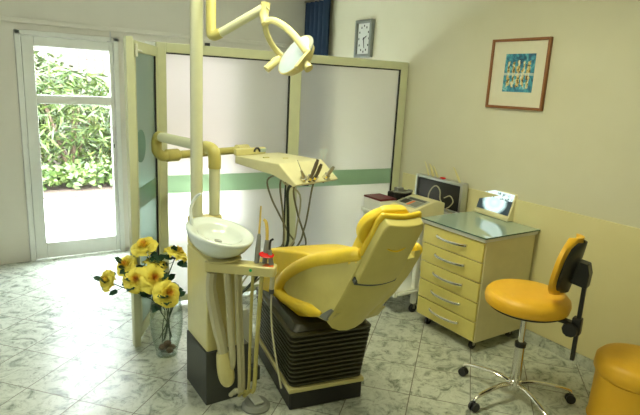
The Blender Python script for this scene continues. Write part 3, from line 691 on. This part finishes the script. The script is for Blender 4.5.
# backrest plate: cream outer plate with a yellow edge, cushions in front of it
bl0 = CPx(352, 281.5); br0 = bl0+Vector((.205, 0, 0))
tl0 = CPx(384, 221); 
u_ = (tl0-bl0); u_.x = 0; LBk = u_.length; u_.normalize(); bn = Vector((0, -u_.z, u_.y)).normalized()
if bn.y > 0: bn = -bn
xl0, xl1 = bl0.x, tl0.x
def bp(x, s_, d=0): return Vector((x, bl0.y, bl0.z))+u_*s_+bn*d
print('back length', LBk, 'lean', u_, xl0, xl1)
W0, W1 = .205, .182
def plate(g0, g1, s0, s1, d0, d1, n=10, r=.012, curve=.014):
    rings = []
    for k in range(n+1):
        t = k/n; s_ = s0+(s1-s0)*t; f_ = s_/LBk; w = (W0+(W1-W0)*f_)/2+g0+(g1-g0)*t; c_ = xl0+(xl1-xl0)*f_+(W0+(W1-W0)*f_)/2
        if k in (0, n): w -= r
        row = []
        for i in range(9):
            a_ = -1+2*i/8; row.append(bp(c_+a_*w, s_, d1-(a_**2)*curve))
        for i in range(9):
            a_ = 1-2*i/8; row.append(bp(c_+a_*w, s_, d0-(a_**2)*curve))
        rings.append(row)
    return rings
obj('back_shell', MB().loft(plate(0, 0, .012, LBk, -.005, .040)), M_shell, ch, world=False, bevel=.006, seg=3, ang=40)
obj('hinge_gap', MB().loft(plate(-.002, -.002, -.002, .03, -.006, .034)), M_dark, ch, world=False)
obj('back_rim', MB().loft(plate(.008, .010, .06, LBk+.012, -.028, -.006)), M_vinyl, ch, world=False, bevel=.008, seg=3, ang=40)
obj('back_cushion', MB().loft(plate(.012, .015, .02, LBk-.10, -.09, -.029)), M_vinyl, ch, world=False, bevel=.02, seg=3, ang=50)
ct = xl0+(xl1-xl0)*.7+(W0+(W1-W0)*.7)/2
m = MB(); P = [bp(ct-.05+.10*i/10, LBk*.66-.016*math.sin(PI*i/10), .038-.012*(1-math.sin(PI*i/10))) for i in range(11)]; m.tube(P, [(.002, .001)]+[(.005, .011)]*9+[(.002, .001)], 8); obj('grip_recess', m, M_vinyl, ch, world=False)
rings = []; ct = xl1+W1/2-.022
for k in range(11):
    t = k/10; s_ = LBk*.42+(LBk*1.02-LBk*.42)*t; e = math.sin(PI*min(max(t, .05), .95))**.4; w = (.128-.012*t)*e
    row = []
    for i in range(13):
        a_ = -1+2*i/12; row.append(bp(ct+a_*w, s_, -.045))
    for i in range(13):
        a_ = 1-2*i/12; row.append(bp(ct+a_*w, s_, -.050-.072*e*(1-.5*a_**4)))
    rings.append(row)
obj('head_cushion', MB().loft(rings), M_vinyl, ch, world=False, ang=60, bevel=.01, seg=3)

# ------------------------------------------------------------------ dental unit: column, pole, pipes, tray, bowl
ux0, ux1, uy0, uy1 = .90, 1.19, 2.342, 2.642
un = thing('dental_unit', 'cream dental unit column with pole, pipe arm, white spittoon bowl and instrument tray', 'dental unit', (1.04, 2.5, 0))
obj('plinth', MB().bx(ux0, ux1-.05, uy0, uy1, 0, .30), M_dark, un, bevel=.004)
obj('column', MB().bx(ux0+.004, ux1-.10, uy0+.004, uy1-.004, .301, .80), M_cream, un, bevel=.008)
obj('column_top', MB().bx(ux0+.004, 1.082, uy0+.235, uy1-.004, .8005, .955), M_cream, un, bevel=.01)
PX, PY = .945, 2.60
pl = obj('ceiling_pole', MB().tube([(PX, PY, .956), (PX, PY, ZC-.002)], .031, 28), M_pipe, un)
RX, RY = 1.045, 2.605; ZA = 1.305
el = Vector((.925, 3.225, ZA+.005))
P = [(RX, RY, .956), (RX, RY, ZA-.095)]
obj('riser_pipe', MB().tube(P, .029, 24), M_pipe, un)
d1 = (el-Vector((RX, RY, ZA))).normalized()
P = smooth([Vector((RX, RY, ZA-.10)), Vector((RX, RY, ZA-.05)), Vector((RX, RY, ZA-.012))+d1*.015, Vector((RX, RY, ZA))+d1*.05, Vector((RX, RY, ZA))+d1*.09], 5)
obj('elbow', MB().tube(P, .033, 24), M_brass, un)
obj('upper_pipe', MB().tube([Vector((RX, RY, ZA))+d1*.085, el-d1*.05], .029, 24), M_pipe, un)
zl = 1.187; te = onz(246, 149.5, 1.195); ls = Vector((el.x, el.y, zl)); d2 = (te-ls).normalized()
P = smooth([el-d1*.055, el-d1*.02, el+Vector((0, 0, -.03))+d1*.005, (el+ls)/2+d1*.008, ls+Vector((0, 0, .03)), ls+d2*.03, ls+d2*.07], 5)
obj('elbow', MB().tube(P, .031, 24), M_brass, un)
arm = obj('tray_arm', MB().tube([ls+d2*.05, te-d2*.06], .025, 20), M_brass, un)
obj('coupling', MB().tube([ls+d2*.055, ls+d2*.065, ls+d2*.14, ls+d2*.15], [.028, .039, .039, .030], 20), M_brass, arm)
obj('coupling', MB().tube([te-d2*.09, te-d2*.08, te+d2*.01, te+d2*.02], [.028, .038, .038, .028], 20), M_creamd, arm)
# instrument tray
tz_ = 1.20; bl, br_, fr_, fl_ = Vector((1.50, 3.13, tz_)), Vector((1.86, 3.17, tz_)), Vector((1.84, 2.79, tz_)), Vector((1.475, 2.69, tz_))
sx_ = (fr_-fl_).normalized(); sy_ = Vector((-sx_.y, sx_.x, 0))
wT = (fr_-fl_).length
def tp(x, y, z): return fl_+sx_*x+sy_*y+Vector((0, 0, z))
pr = [(0, 0), (.40, .0), (.40, -.05), (.05, -.075), (-.12, -.118), (-.145, -.104)]
tray = obj('instrument_tray', MB().prism([tp(0, y, z) for y, z in pr], sx_*wT), mat('pale_cream_enamel', (.68, .64, .38), .3), un, bevel=.006)
obj('back_rail', MB().prism([tp(-.01, .375, .001), tp(-.01, .40, .001), tp(-.01, .40, .045), tp(-.01, .375, .04)], sx_*(wT*.66)), M_creamd, tray, bevel=.004)
m = MB(); P = [tp(wT*.42+.022*math.cos(a_), .372, .018+.024*math.sin(a_)) for a_ in [PI*i/10 for i in range(11)]]; m.tube(P, .007, 8); obj('arch_mark', m, M_black, tray)
m = MB().box(tp(wT*.56, .372, .025), (.05, .005, .022), Matrix.Rotation(math.atan2(sx_.y, sx_.x), 3, 'Z')); obj('small_badge', m, mat('pale_blue_badge', (.36, .45, .42), .5), tray)
obj('tray_catch', MB().box(tp(.10, .22, .004), (.04, .012, .006)), M_creamd, tray); obj('tray_catch', MB().box(tp(.19, .14, .004), (.035, .01, .006)), M_creamd, tray)
# lip and open cradles
# vertical hoses under the tray
def hose(name, pts, r, parent, mt, k=5): return obj(name, MB().tube(smooth(pts, k), r, 8), mt, parent)
hp = [(.108, (297.5, 160), 'handpiece with an upright thin tip, leftmost on the tray'), (.148, (318, 159.5), 'long dark curved handpiece, second from left on the tray'), (.188, (321.5, 164), 'dark curved handpiece, third from left on the tray'), (.288, (334, 166.5), 'short silver handpiece alone at the right end of the tray')]
ends = [((281, 180), (283, 215), (283, 244)), ((289, 187), (288, 215), (287, 245)), ((294, 187), (298, 215), (306, 243)), ((313.7, 183), (308, 212), (304, 229))]
for i, (x, tipp, lb) in enumerate(hp):
    b = tp(x-.025, -.135, -.086)
    tip = onp(tipp[0], tipp[1], F_, b+F_*-.02)
    hd = thing('dental_handpiece', 'silver '+lb if 'silver' not in lb and 'dark' not in lb else lb, 'handpiece', tuple(b), group='handpieces docked in the instrument tray')
    dv = tip-b
    if i == 0:
        obj('body', MB().tube([b+Vector((0, .01, -.01)), b+dv*.25, b+dv*.5], [.011, .012, .006], 12), M_steel, hd)
        obj('tip', MB().tube([b+dv*.45, tip], .002, 6), M_steel, hd)
    else:
        bend = Vector((0, 0, .014)) if i < 3 else Vector((0, 0, 0))
        P = smooth([b-dv*.12, b+dv*.25-bend*.3, b+dv*.6+bend*-.4, b+dv*.9, tip], 4)
        obj('body', MB().tube(P, [.010]*6+[.0115]*6+[.009]*5, 12), M_steel if i == 3 else mat('dark_steel', (.16, .14, .10), .3, .8), hd)
    obj('socket', MB().tube([b+Vector((0, .02, -.014)), b+dv.normalized()*.022], [.017, .020], 14), M_chrome, hd)
    P = [b+Vector((0, .02, -.03))]
    for u, v in ends[i]: P.append(onp(u, v, (0, 1, 0), (0, 2.86+.02*i, 0)))
    P.append(Vector((P[-1].x-.02, 3.0, .55))); P.append(Vector((1.45, 3.02, .32)));
    P.append(Vector((1.25, 2.98, .24))); P.append(Vector((1.16, 2.80-.02*i, .20+.02*i))); P.append(Vector((1.14, 2.646, .22+.02*i)))
    hose('hose', P, .0065 if i != 1 else .010, hd, M_hose if i != 1 else mat('black_green_hose', (.02, .035, .03), .4))
P = [tp(.06, .05, -.07)]+[onp(u, v, (0, 1, 0), (0, 2.92, 0)) for u, v in ((267.5, 180), (271, 197), (279, 214), (288, 232), (292, 246))]
P += [Vector((1.5, 3.05, .45)), Vector((1.3, 3.04, .28)), Vector((1.2, 2.85, .22)), Vector((1.15, 2.646, .3))]
hose('feed_hose', P, .006, tray, M_hose)
P = [tp(.10, .03, -.07)]+[onp(u, v, (0, 1, 0), (0, 2.90, 0)) for u, v in ((283, 182), (300, 195), (297, 225), (290, 246))]+[Vector((1.48, 3.0, .45)), Vector((1.3, 3.0, .24)), Vector((1.19, 2.83, .26)), Vector((1.15, 2.646, .34))]
hose('feed_hose', P, .006, tray, M_hosec)
# spittoon bowl: tilted dish
bc_ = Vector((.962, 2.385, .815)); tilt = axis_rot((.16, -.20, 1))
prof = [(.0, -.0), (.05, .0), (.10, .018), (.145, .06), (.166, .102), (.170, .118), (.164, .124), (.152, .121), (.125, .114), (.112, .106), (.100, .088), (.07, .070), (.02, .064), (.0, .062)]
bw = obj('spittoon_bowl', MB().lathe(prof, bc_, tilt, 48), M_bowl, un, ang=60)
c1 = bc_+tilt @ Vector((-.125, .06, .115))
P = smooth([c1, onp(190.5, 212, FW, c1), onp(192, 204, FW, c1), onp(196, 197, FW, c1), onp(201, 193.5, FW, c1+Vector((.01, -.02, 0)))], 4)
obj('rinse_spout', MB().tube(P, [.009]*(len(P)-3)+[.008, .006, .005], 10), M_bowl, bw)
obj('drain', MB().lathe([(.0, .063), (.02, .064), (.02, .068), (0, .069)], bc_, tilt, 20), M_chrome, bw)
# assistant tray on a swivelling arm
ta, tb = onz(203, 262, .80), onz(275, 268, .80); tdx = (tb-ta); TL = tdx.length; tdx.normalize(); tdy = Vector((-tdx.y, tdx.x, 0))
def ap(x, y, z): return ta+tdx*x+tdy*y+Vector((0, 0, z))
out = [(0.01, 0), (TL-.01, 0), (TL, .01), (TL, .065), (TL-.02, .08), (.16, .09), (.02, .10), (0, .08), (0, .01)]
at = obj('assistant_tray', MB().prism([ap(x, y, -.052) for x, y in out], (0, 0, .05)), M_cream, un, bevel=.008)
m = MB().lathe([(.0, 0), (.085, 0), (.09, .005), (.085, .010), (0, .010)], ap(.09, .055, -.0015), None, 40, 0, 1, .62); m2 = m
obj('oval_pad', m, M_creamd, at)
m = MB(); nn = -tdy
m.lathe([(0, 0), (.007, 0), (.007, .004), (0, .005)], ap(TL*.665, 0, -.022)-tdy*.0, axis_rot(nn), 16); obj('indicator_lamp', m, M_led, at)
obj('orange_mark', MB().prism([ap(TL-.065, .01, -.0005), ap(TL-.01, .01, -.0005), ap(TL-.015, .045, -.0005), ap(TL-.055, .045, -.0005)], (0, 0, .0015)), M_redor, at)
obj('tray_bracket', MB().prism([ap(.05, .08, -.05), ap(.11, .08, -.05), ap(.11, .16, -.05), ap(.05, .16, -.05)], (0, 0, .045)), M_dark, at)
# big grey-cream suction hose looping down from the tray
FT = tdy
def on_t(u, v, d=0.02): return onp(u, v, FT, ap(0, d, 0))
P = [on_t(212, 272), on_t(211, 290), on_t(216, 318), on_t(222, 345), on_t(225, 365), on_t(229.5, 369), on_t(232.5, 360), on_t(231, 335), on_t(229, 300), on_t(227, 272)]
hose('suction_hose', P, [.026]*6+[.030]*8+[.027]*6+[.022]*5+[.018]*21, at, M_hosec)
P = [on_t(222.5, 352), on_t(225, 368), on_t(227, 379), on_t(226.5, 386)]; obj('hose_boot', MB().tube(smooth(P, 4), [.030, .034, .037, .040, .041, .042, .042, .041, .039, .036, .030, .022, .01], 18), M_creamd, at)
for u0, u1, r, mt, d in ((237, 240, .013, M_hosec, .03), (240.5, 243.5, .009, M_hosec, .045), (253, 248.5, .008, M_brass, .03), (262, 254, .011, M_brass, .035)):
    P = [on_t(u0, 273, d), on_t(u0*.7+u1*.3-.5, 310, d), on_t(u0*.3+u1*.7, 350, d), on_t(u1, 388, d)]; e_ = P[-1]
    P += [Vector((e_.x-.01, e_.y+.03, .10)) , Vector((e_.x-.02, e_.y+.07, .055))]
    hose('supply_hose', P, r, at, mt)
# stand tools
def tool(name, label, parts, grp=None):
    t = thing(name, label, name.replace('_', ' '), tuple(parts[0][1][0]), group=grp)
    for nm, pts, r, mt in parts: obj(nm, MB().tube(pts, r, 12), mt, t)
    return t
zt_ = .80-.001
a_ = ap(TL-.10, .05, 0); top = onp(259, 236, FW, a_); tip = onp(261, 206, FW, a_)
tool('saliva_ejector', 'straight grey tool with a tall thin amber tube standing in the assistant tray', [('body', [a_, a_+(top-a_)*.5, top, top+(tip-top)*.08], [.012, .013, .010, .006], M_grey), ('tube', [top+(tip-top)*.05, tip], [.0055, .004], M_tip)])
a_ = ap(TL-.062, .055, 0); top = onp(267, 240, FW, a_)
tool('suction_tip', 'curved thick amber suction tube beside the straight one in the assistant tray', [('body', [a_, a_+(top-a_)*.6, top], [.012, .012, .010], M_grey), ('tube', smooth([top-Vector((0, 0, .005)), onp(267, 230, FW, a_), onp(266, 222, FW, a_), onp(263.5, 219.5, FW, a_)], 4), [.008]*9+[.0075, .007, .007, .006], M_tip)])
a_ = ap(TL-.025, .04, 0); top = onp(269.5, 250, FW, a_)
cl = thing('curing_light', 'black curved light tip with a round red shield at the tray end', 'curing light', tuple(a_))
obj('body', MB().tube([a_, top], [.012, .010], 12), M_grey, cl)
obj('light_tip', MB().tube(smooth([top, onp(270, 243, FW, a_), onp(271, 240.5, FW, a_), onp(273.5, 239, FW, a_)], 4), [.006]*8+[.0055]*5, 10), M_black, cl)
obj('red_shield', MB().lathe([(.0, 0), (.036, 0), (.038, .004), (.034, .007), (0, .007)], onp(266.5, 255, FW, a_)-Vector((0, 0, .002)), axis_rot((.05, -.12, 1)), 28), M_red, cl)
b = on_t(272.8, 273, .02); sg = thing('air_water_syringe', 'cream syringe hanging nose down from the right end of the tray', 'syringe', tuple(b))
obj('handle', MB().tube([b, on_t(271.5, 290, .02)], [.011, .012], 12), M_hosec, sg)
obj('ring', MB().tube([on_t(271.6, 289, .02), on_t(271.4, 293.5, .02)], [.0125, .0125], 12), M_dark, sg)
P = [on_t(271.5, 293, .02), on_t(271, 310, .02), on_t(272.5, 335, .02), on_t(277, 365, .02), on_t(281, 388, .02)]; hose('hose', P, .005, sg, M_hosec)

# ------------------------------------------------------------------ floor gear between unit and chair
fp = thing('floor_junction_box', 'light grey box with a tapering cover between the unit and chair', 'junction box', (1.32, 2.62, 0))
c = Vector((1.23, 2.53, 0)); 
obj('box', MB().bx(1.155, 1.255, 2.48, 2.60, .085, .19), M_greyl, fp, bevel=.006)
m = MB().loft([[Vector((1.16, 2.49, .191)), Vector((1.25, 2.49, .191)), Vector((1.25, 2.59, .191)), Vector((1.16, 2.59, .191))], [Vector((1.196, 2.54, .40)), Vector((1.225, 2.54, .40)), Vector((1.225, 2.58, .40)), Vector((1.196, 2.58, .40))]]); obj('cover', m, M_greyl, fp, bevel=.004)
obj('knob', MB().lathe([(0, 0), (.012, 0), (.014, .01), (.008, .016), (0, .016)], (1.205, 2.4795, .15), axis_rot((0, -1, 0)), 16), M_black, fp)
obj('foot', MB().bx(1.15, 1.26, 2.44, 2.64, 0, .084), M_dark, fp, bevel=.004)
fc_ = onz(257, 396, .04); ft = thing('foot_pedal', 'grey foot pedal on the floor at the bottom edge, left of the chair base', 'foot pedal', (fc_.x, fc_.y, 0))
obj('pedal_base', MB().lathe([(.0, 0), (.072, 0), (.075, .012), (.06, .03), (.0, .034)], (fc_.x-.02, fc_.y-.03, 0), None, 32), M_grey, ft)
obj('pedal_plate', MB().box((fc_.x-.02, fc_.y-.03, .043), (.05, .085, .012)), M_greyl, ft, bevel=.004)

# ------------------------------------------------------------------ operating lamp
A0 = atd(210, 10, 2.52)
lp = thing('operating_lamp', 'cream operating lamp on a curved yoke hanging below its arm', 'lamp', tuple(atd(297, 57, 2.4)))
# arm from pole: vertical link, elbow, inclined spring arm
t0 = onp(211, -30, FW, atd(211, 38, 2.5)); t1 = atd(211, 28, 2.5); eb = atd(212, 38, 2.5); ed = atd(262, 9, 2.42)
da = (ed-eb).normalized()
obj('drop_tube', MB().tube([(PX, PY, t0.z), Vector((t0.x, t0.y, t0.z)), ], .025, 20), M_pipe, lp)
obj('drop_tube', MB().tube(smooth([t0-Vector((0, 0, -.02)), t0*.6+t1*.4, t1, eb+Vector((0, 0, .008))+da*.006, eb+da*.05], 5), .024, 20), M_brass, lp)
obj('lamp_arm', MB().tube([eb+da*.04, ed+da*.03], .020, 20), M_pipe, lp)
y0_ = atd(265.5, 22, 2.40)
obj('pivot', MB().tube([ed+da*.02+Vector((0, 0, .02)), ed+da*.01-Vector((0, 0, .03)), y0_-Vector((0, 0, .01))], [.022, .022, .018], 14), M_creamd, lp)
Yp = smooth([atd(265, 22, 2.40), atd(273, 20.5, 2.39), atd(284, 26, 2.37), atd(293, 34.5, 2.34), atd(301, 44, 2.31), atd(307, 52, 2.29)], 4)
obj('yoke', MB().tube(Yp, (.019, .010), 12, 0, UP*.8+RT*.6-FW*.2) if False else MB().tube(Yp, [(.017, .011)]*len(Yp), 12, 0, RT*.75+UP*.65), M_creamd, lp, ang=50)
Yp = smooth([atd(265, 23, 2.41), atd(266.5, 33, 2.43), atd(271, 43, 2.46), atd(276, 50, 2.48), atd(281, 56, 2.49)], 4)
obj('yoke', MB().tube(Yp, [(.014, .009)]*len(Yp), 12, 0, RT*.9-UP*.3), M_creamd, lp, ang=50)
p, q_ = atd(310, 51.5, 2.285), atd(296.5, 68.5, 2.27); dd = (q_-p).normalized(); 
m = MB().tube([p, q_], [(.021, .015)]*2, 4, 0, FW); obj('yoke_block', m, M_creamd, lp, bevel=.003)
# lamp head: dish seen from the side, facing down and towards the chair
hc = atd(296, 56.5, 2.39); ax1 = (atd(313, 40, 2.33)-atd(279, 73, 2.44)).normalized(); nface = (-RT*.70+UP*.22-FW*.45); nface = (nface-ax1*nface.dot(ax1)).normalized(); ax2 = nface.cross(ax1)
Mh = Matrix((ax1, ax2, nface)).transposed()
hd = obj('lamp_head', MB().lathe([(.02, -.055), (.06, -.048), (.09, -.028), (.104, .0), (.106, .012), (.100, .014)], hc, Mh, 40, 0, 1.0, .80), M_creamd, lp, ang=50)
obj('reflector', MB().lathe([(.100, .0141), (.085, .018), (.05, .024), (.0, .027)], hc, Mh, 40, 0, 1.0, .80), mat('lamp_lens', (.68, .80, .92), .25, Coat_Weight=.4), hd, ang=60)
obj('head_trim', MB().tube([hc+Mh @ Vector((.106*math.cos(a_), .085*math.sin(a_), .004)) for a_ in [-1.0+2.0*i/14 for i in range(15)]], .008, 8), M_grey, hd)
obj('lamp_handle', MB().tube([atd(279.5, 57, 2.46), atd(277, 60, 2.455), atd(266.5, 69.5, 2.44)], [.010, .018, .018], 16), M_creamd, lp)
obj('lamp_handle', MB().tube([atd(302, 60, 2.30), atd(309, 69, 2.28)], [.018, .020], 16), M_creamd, lp)

# ------------------------------------------------------------------ roses in a glass vase
VC = Vector((.912, 2.985, 0)); VC = onz(167, 354, 0)
va = thing('glass_vase', 'tall clear glass vase of roses on the floor beside the screen post', 'vase', tuple(VC))
vp = [(.030, .004), (.060, .004), (.064, .012), (.060, .02), (.072, .06), (.092, .14), (.098, .22), (.094, .30), (.086, .345), (.084, .36)]
vi = [(.080, .36), (.082, .345), (.090, .30), (.094, .22), (.088, .14), (.066, .06), (.04, .03), (.0, .026)]
obj('vase_body', MB().lathe([(0, 0), (.055, 0)]+vp+vi, VC, None, 40), M_vase, va, ang=70)
sts = ((-.018, .012, .035, .030), (.028, -.006, .032, .026), (.0, .030, .028, .022), (.008, -.030, .026, .024), (.004, .0, .058, .026))
for i, (dx_, dy_, dz_, r_) in enumerate(sts):
    m = MB().lathe([(.001, -r_*.7), (r_*.6, -r_*.55), (r_, 0), (r_*.7, r_*.5), (.001, r_*.7)], VC+Vector((dx_, dy_, dz_+.012)), Matrix.Rotation(.3*i, 3, 'X'), 12, 0, 1, .8)
    tag(obj('pebble', m, M_stone, ang=80), ('topmost brown pebble of the small pile inside the vase' if i == 4 else ('leftmost', 'rightmost', 'rearmost', 'front')[i]+' brown pebble in the bottom layer inside the glass vase'), 'stone', 'pebbles in the vase')
# petals: yellow with a warm orange heart
q = NT('rose_petal'); at_ = q.n('Attribute', attribute_name='heart'); at_.attribute_type = 'GEOMETRY'
q.l(q.ramp(at_.outputs['Fac'], [(0, (.90, .76, .11)), (.5, (.90, .70, .08)), (.8, (.88, .48, .06)), (1, (.84, .34, .05))]), q.p.inputs['Base Color']); q.p.inputs['Roughness'].default_value = .55
M_petal = q.m
def bloom_mesh(seed, R=.05, openness=1.0):
    random.seed(seed); m = MB(); heart = []
    layers = [(3, .16, .10, .62), (4, .30, .22, .60), (5, .48, .38, .56), (6, .66, .55, .48), (7, .80, .62, .46), (7, .95, .72, .38), (7, 1.05, .95, .24)]
    for li, (n, rr, opn, hh) in enumerate(layers):
        for k in range(n):
            a0 = 2*PI*k/n+li*.7+random.uniform(-.15, .15); wid = (2*PI/n)*1.05 if n > 3 else 1.7
            nu, nv = 6, 5; base = len(m.v); vs = []; fs = []
            rj = random.uniform(.9, 1.1); hj = random.uniform(.9, 1.08)
            for j in range(nv+1):
                t = j/nv; rad = R*rr*rj*(.15+.85*(t**.6))+R*.10*opn*openness*(t**3); z = R*(hh*hj*t*1.15-.34*opn*openness*t**3)
                wj = wid*(.45+.55*math.sin(PI*(.15+.52*t)))
                for i in range(nu+1):
                    s_ = -1+2*i/nu; a_ = a0+s_*wj*.62
                    r_ = rad*(1-.10*s_*s_)+R*.03*math.sin(s_*5+li+k)*t; zz = z-R*.30*t*t*s_**4*(1 if li > 1 else .5)-R*.05*t*s_*s_+R*.02*math.cos(s_*7+k)*t
                    vs.append(Vector((r_*math.cos(a_), r_*math.sin(a_), zz))); heart.append(max(0, 1-rr*1.5)*1.0+.30*(1-t)*(1-rr*.8))
            for j in range(nv):
                for i in range(nu): b_ = j*(nu+1)+i; fs.append((b_, b_+1, b_+nu+2, b_+nu+1))
            m.add(vs, fs)
    return m, heart
def add_heart(o, heart):
    at = o.data.attributes.new('heart', 'FLOAT', 'POINT'); at.data.foreach_set('value', heart)
def leaflet(m, p, d, n, L):
    d = d.normalized(); s_ = d.cross(n).normalized(); up_ = s_.cross(d); w_ = L*.36
    pts = [p, p+d*L*.3+s_*w_*.8, p+d*L*.65+s_*w_*.85, p+d*L-up_*L*.08, p+d*L*.65-s_*w_*.85, p+d*L*.3-s_*w_*.8, p+d*L*.3-up_*L*.05, p+d*L*.65-up_*L*.07]
    m.add(pts, [(0, 1, 6), (1, 2, 7, 6), (2, 3, 7), (3, 4, 7), (4, 5, 6, 7), (5, 0, 6)])
# (pixel, depth offset, size, facing, openness, label)
RO = [((103.5, 279.5), -.10, .060, (-.9, -.25, .35), .9, 'small yellow rose hanging out furthest left of the bunch'),
      ((124, 263), -.14, .062, (-.6, -.3, .6), .8, 'yellow rose half hidden above the leftmost one, facing left'),
      ((143, 243), -.13, .068, (-.3, -.3, .8), .9, 'topmost yellow rose, on the left side of the bunch top'),
      ((157, 259), -.06, .066, (.3, .1, .8), .8, 'yellow rose behind leaves in the middle of the bunch'),
      ((179, 249), -.04, .070, (.5, -.1, .9), 1.1, 'open yellow rose reaching furthest right towards the column'),
      ((135.5, 278.5), -.20, .070, (-.3, -.8, .5), 1.1, 'large front rose with orange heart, left of its twin'),
      ((155, 277), -.19, .076, (.05, -.85, .5), 1.2, 'largest front rose, in the centre with an orange heart'),
      ((169.5, 292.5), -.20, .074, (.15, -.85, .45), 1.2, 'lowest front rose, overhanging the right rim of the vase')]
dV = (VC-EYEP).dot(FW)
for i, (px, dz_, R, fd, op, lb) in enumerate(RO):
    c = atd(px[0], px[1], dV+dz_-.02*0)
    fdv = Vector(fd).normalized(); rq = axis_rot(fdv)
    t = thing('rose', lb, 'rose', tuple(c), group='yellow roses in the vase')
    m, heart = bloom_mesh(10+i, R, op); m.v = [rq @ v + c - fdv*R*.45 for v in m.v]
    me = obj('bloom', m, M_petal, t, ang=80); add_heart(me, heart)
    b = c-fdv*R*.5
    ca = MB(); 
    for k in range(5):
        a_ = k*1.257; leaflet(ca, b, rq @ Vector((math.cos(a_), math.sin(a_), .15)), fdv, R*.7)
    obj('sepals', ca, M_leaf, t)
    rim_p = VC+Vector(((i % 4-1.5)*.028, ((i*3) % 5-2)*.02, .33)); foot = VC+Vector((((i*5) % 7-3)*.012, ((i*2) % 5-2)*.014, .10))
    P = smooth([b, b-fdv*R*.5+Vector((0, 0, -R*.3)), rim_p+Vector((0, 0, .02)), (rim_p+foot)/2+Vector((.006, 0, 0)), foot], 4)
    st_ = obj('stem', MB().tube(P, .0032, 6), M_stem, t)
    lm = MB(); random.seed(40+i)
    for k in range(7):
        q1 = P[1+k]; 
        if q1.z < VC.z+.36: q1 = P[2+k]
        dd = Vector((random.uniform(-1, 1), random.uniform(-1, .3), random.uniform(-.4, .7))).normalized(); L2 = random.uniform(.05, .07)
        lm.tube([q1, q1+dd*.035], .0015, 5)
        for s_ in (-1, 0, 1):
            e_ = (dd+dd.cross(Vector((0, 0, 1)))*s_*.9).normalized(); leaflet(lm, q1+dd*.035, e_, Vector((random.uniform(-.4, .4), -.6, .7)), L2*(1 if s_ == 0 else .8))
    obj('leaves', lm, M_leaf, st_)
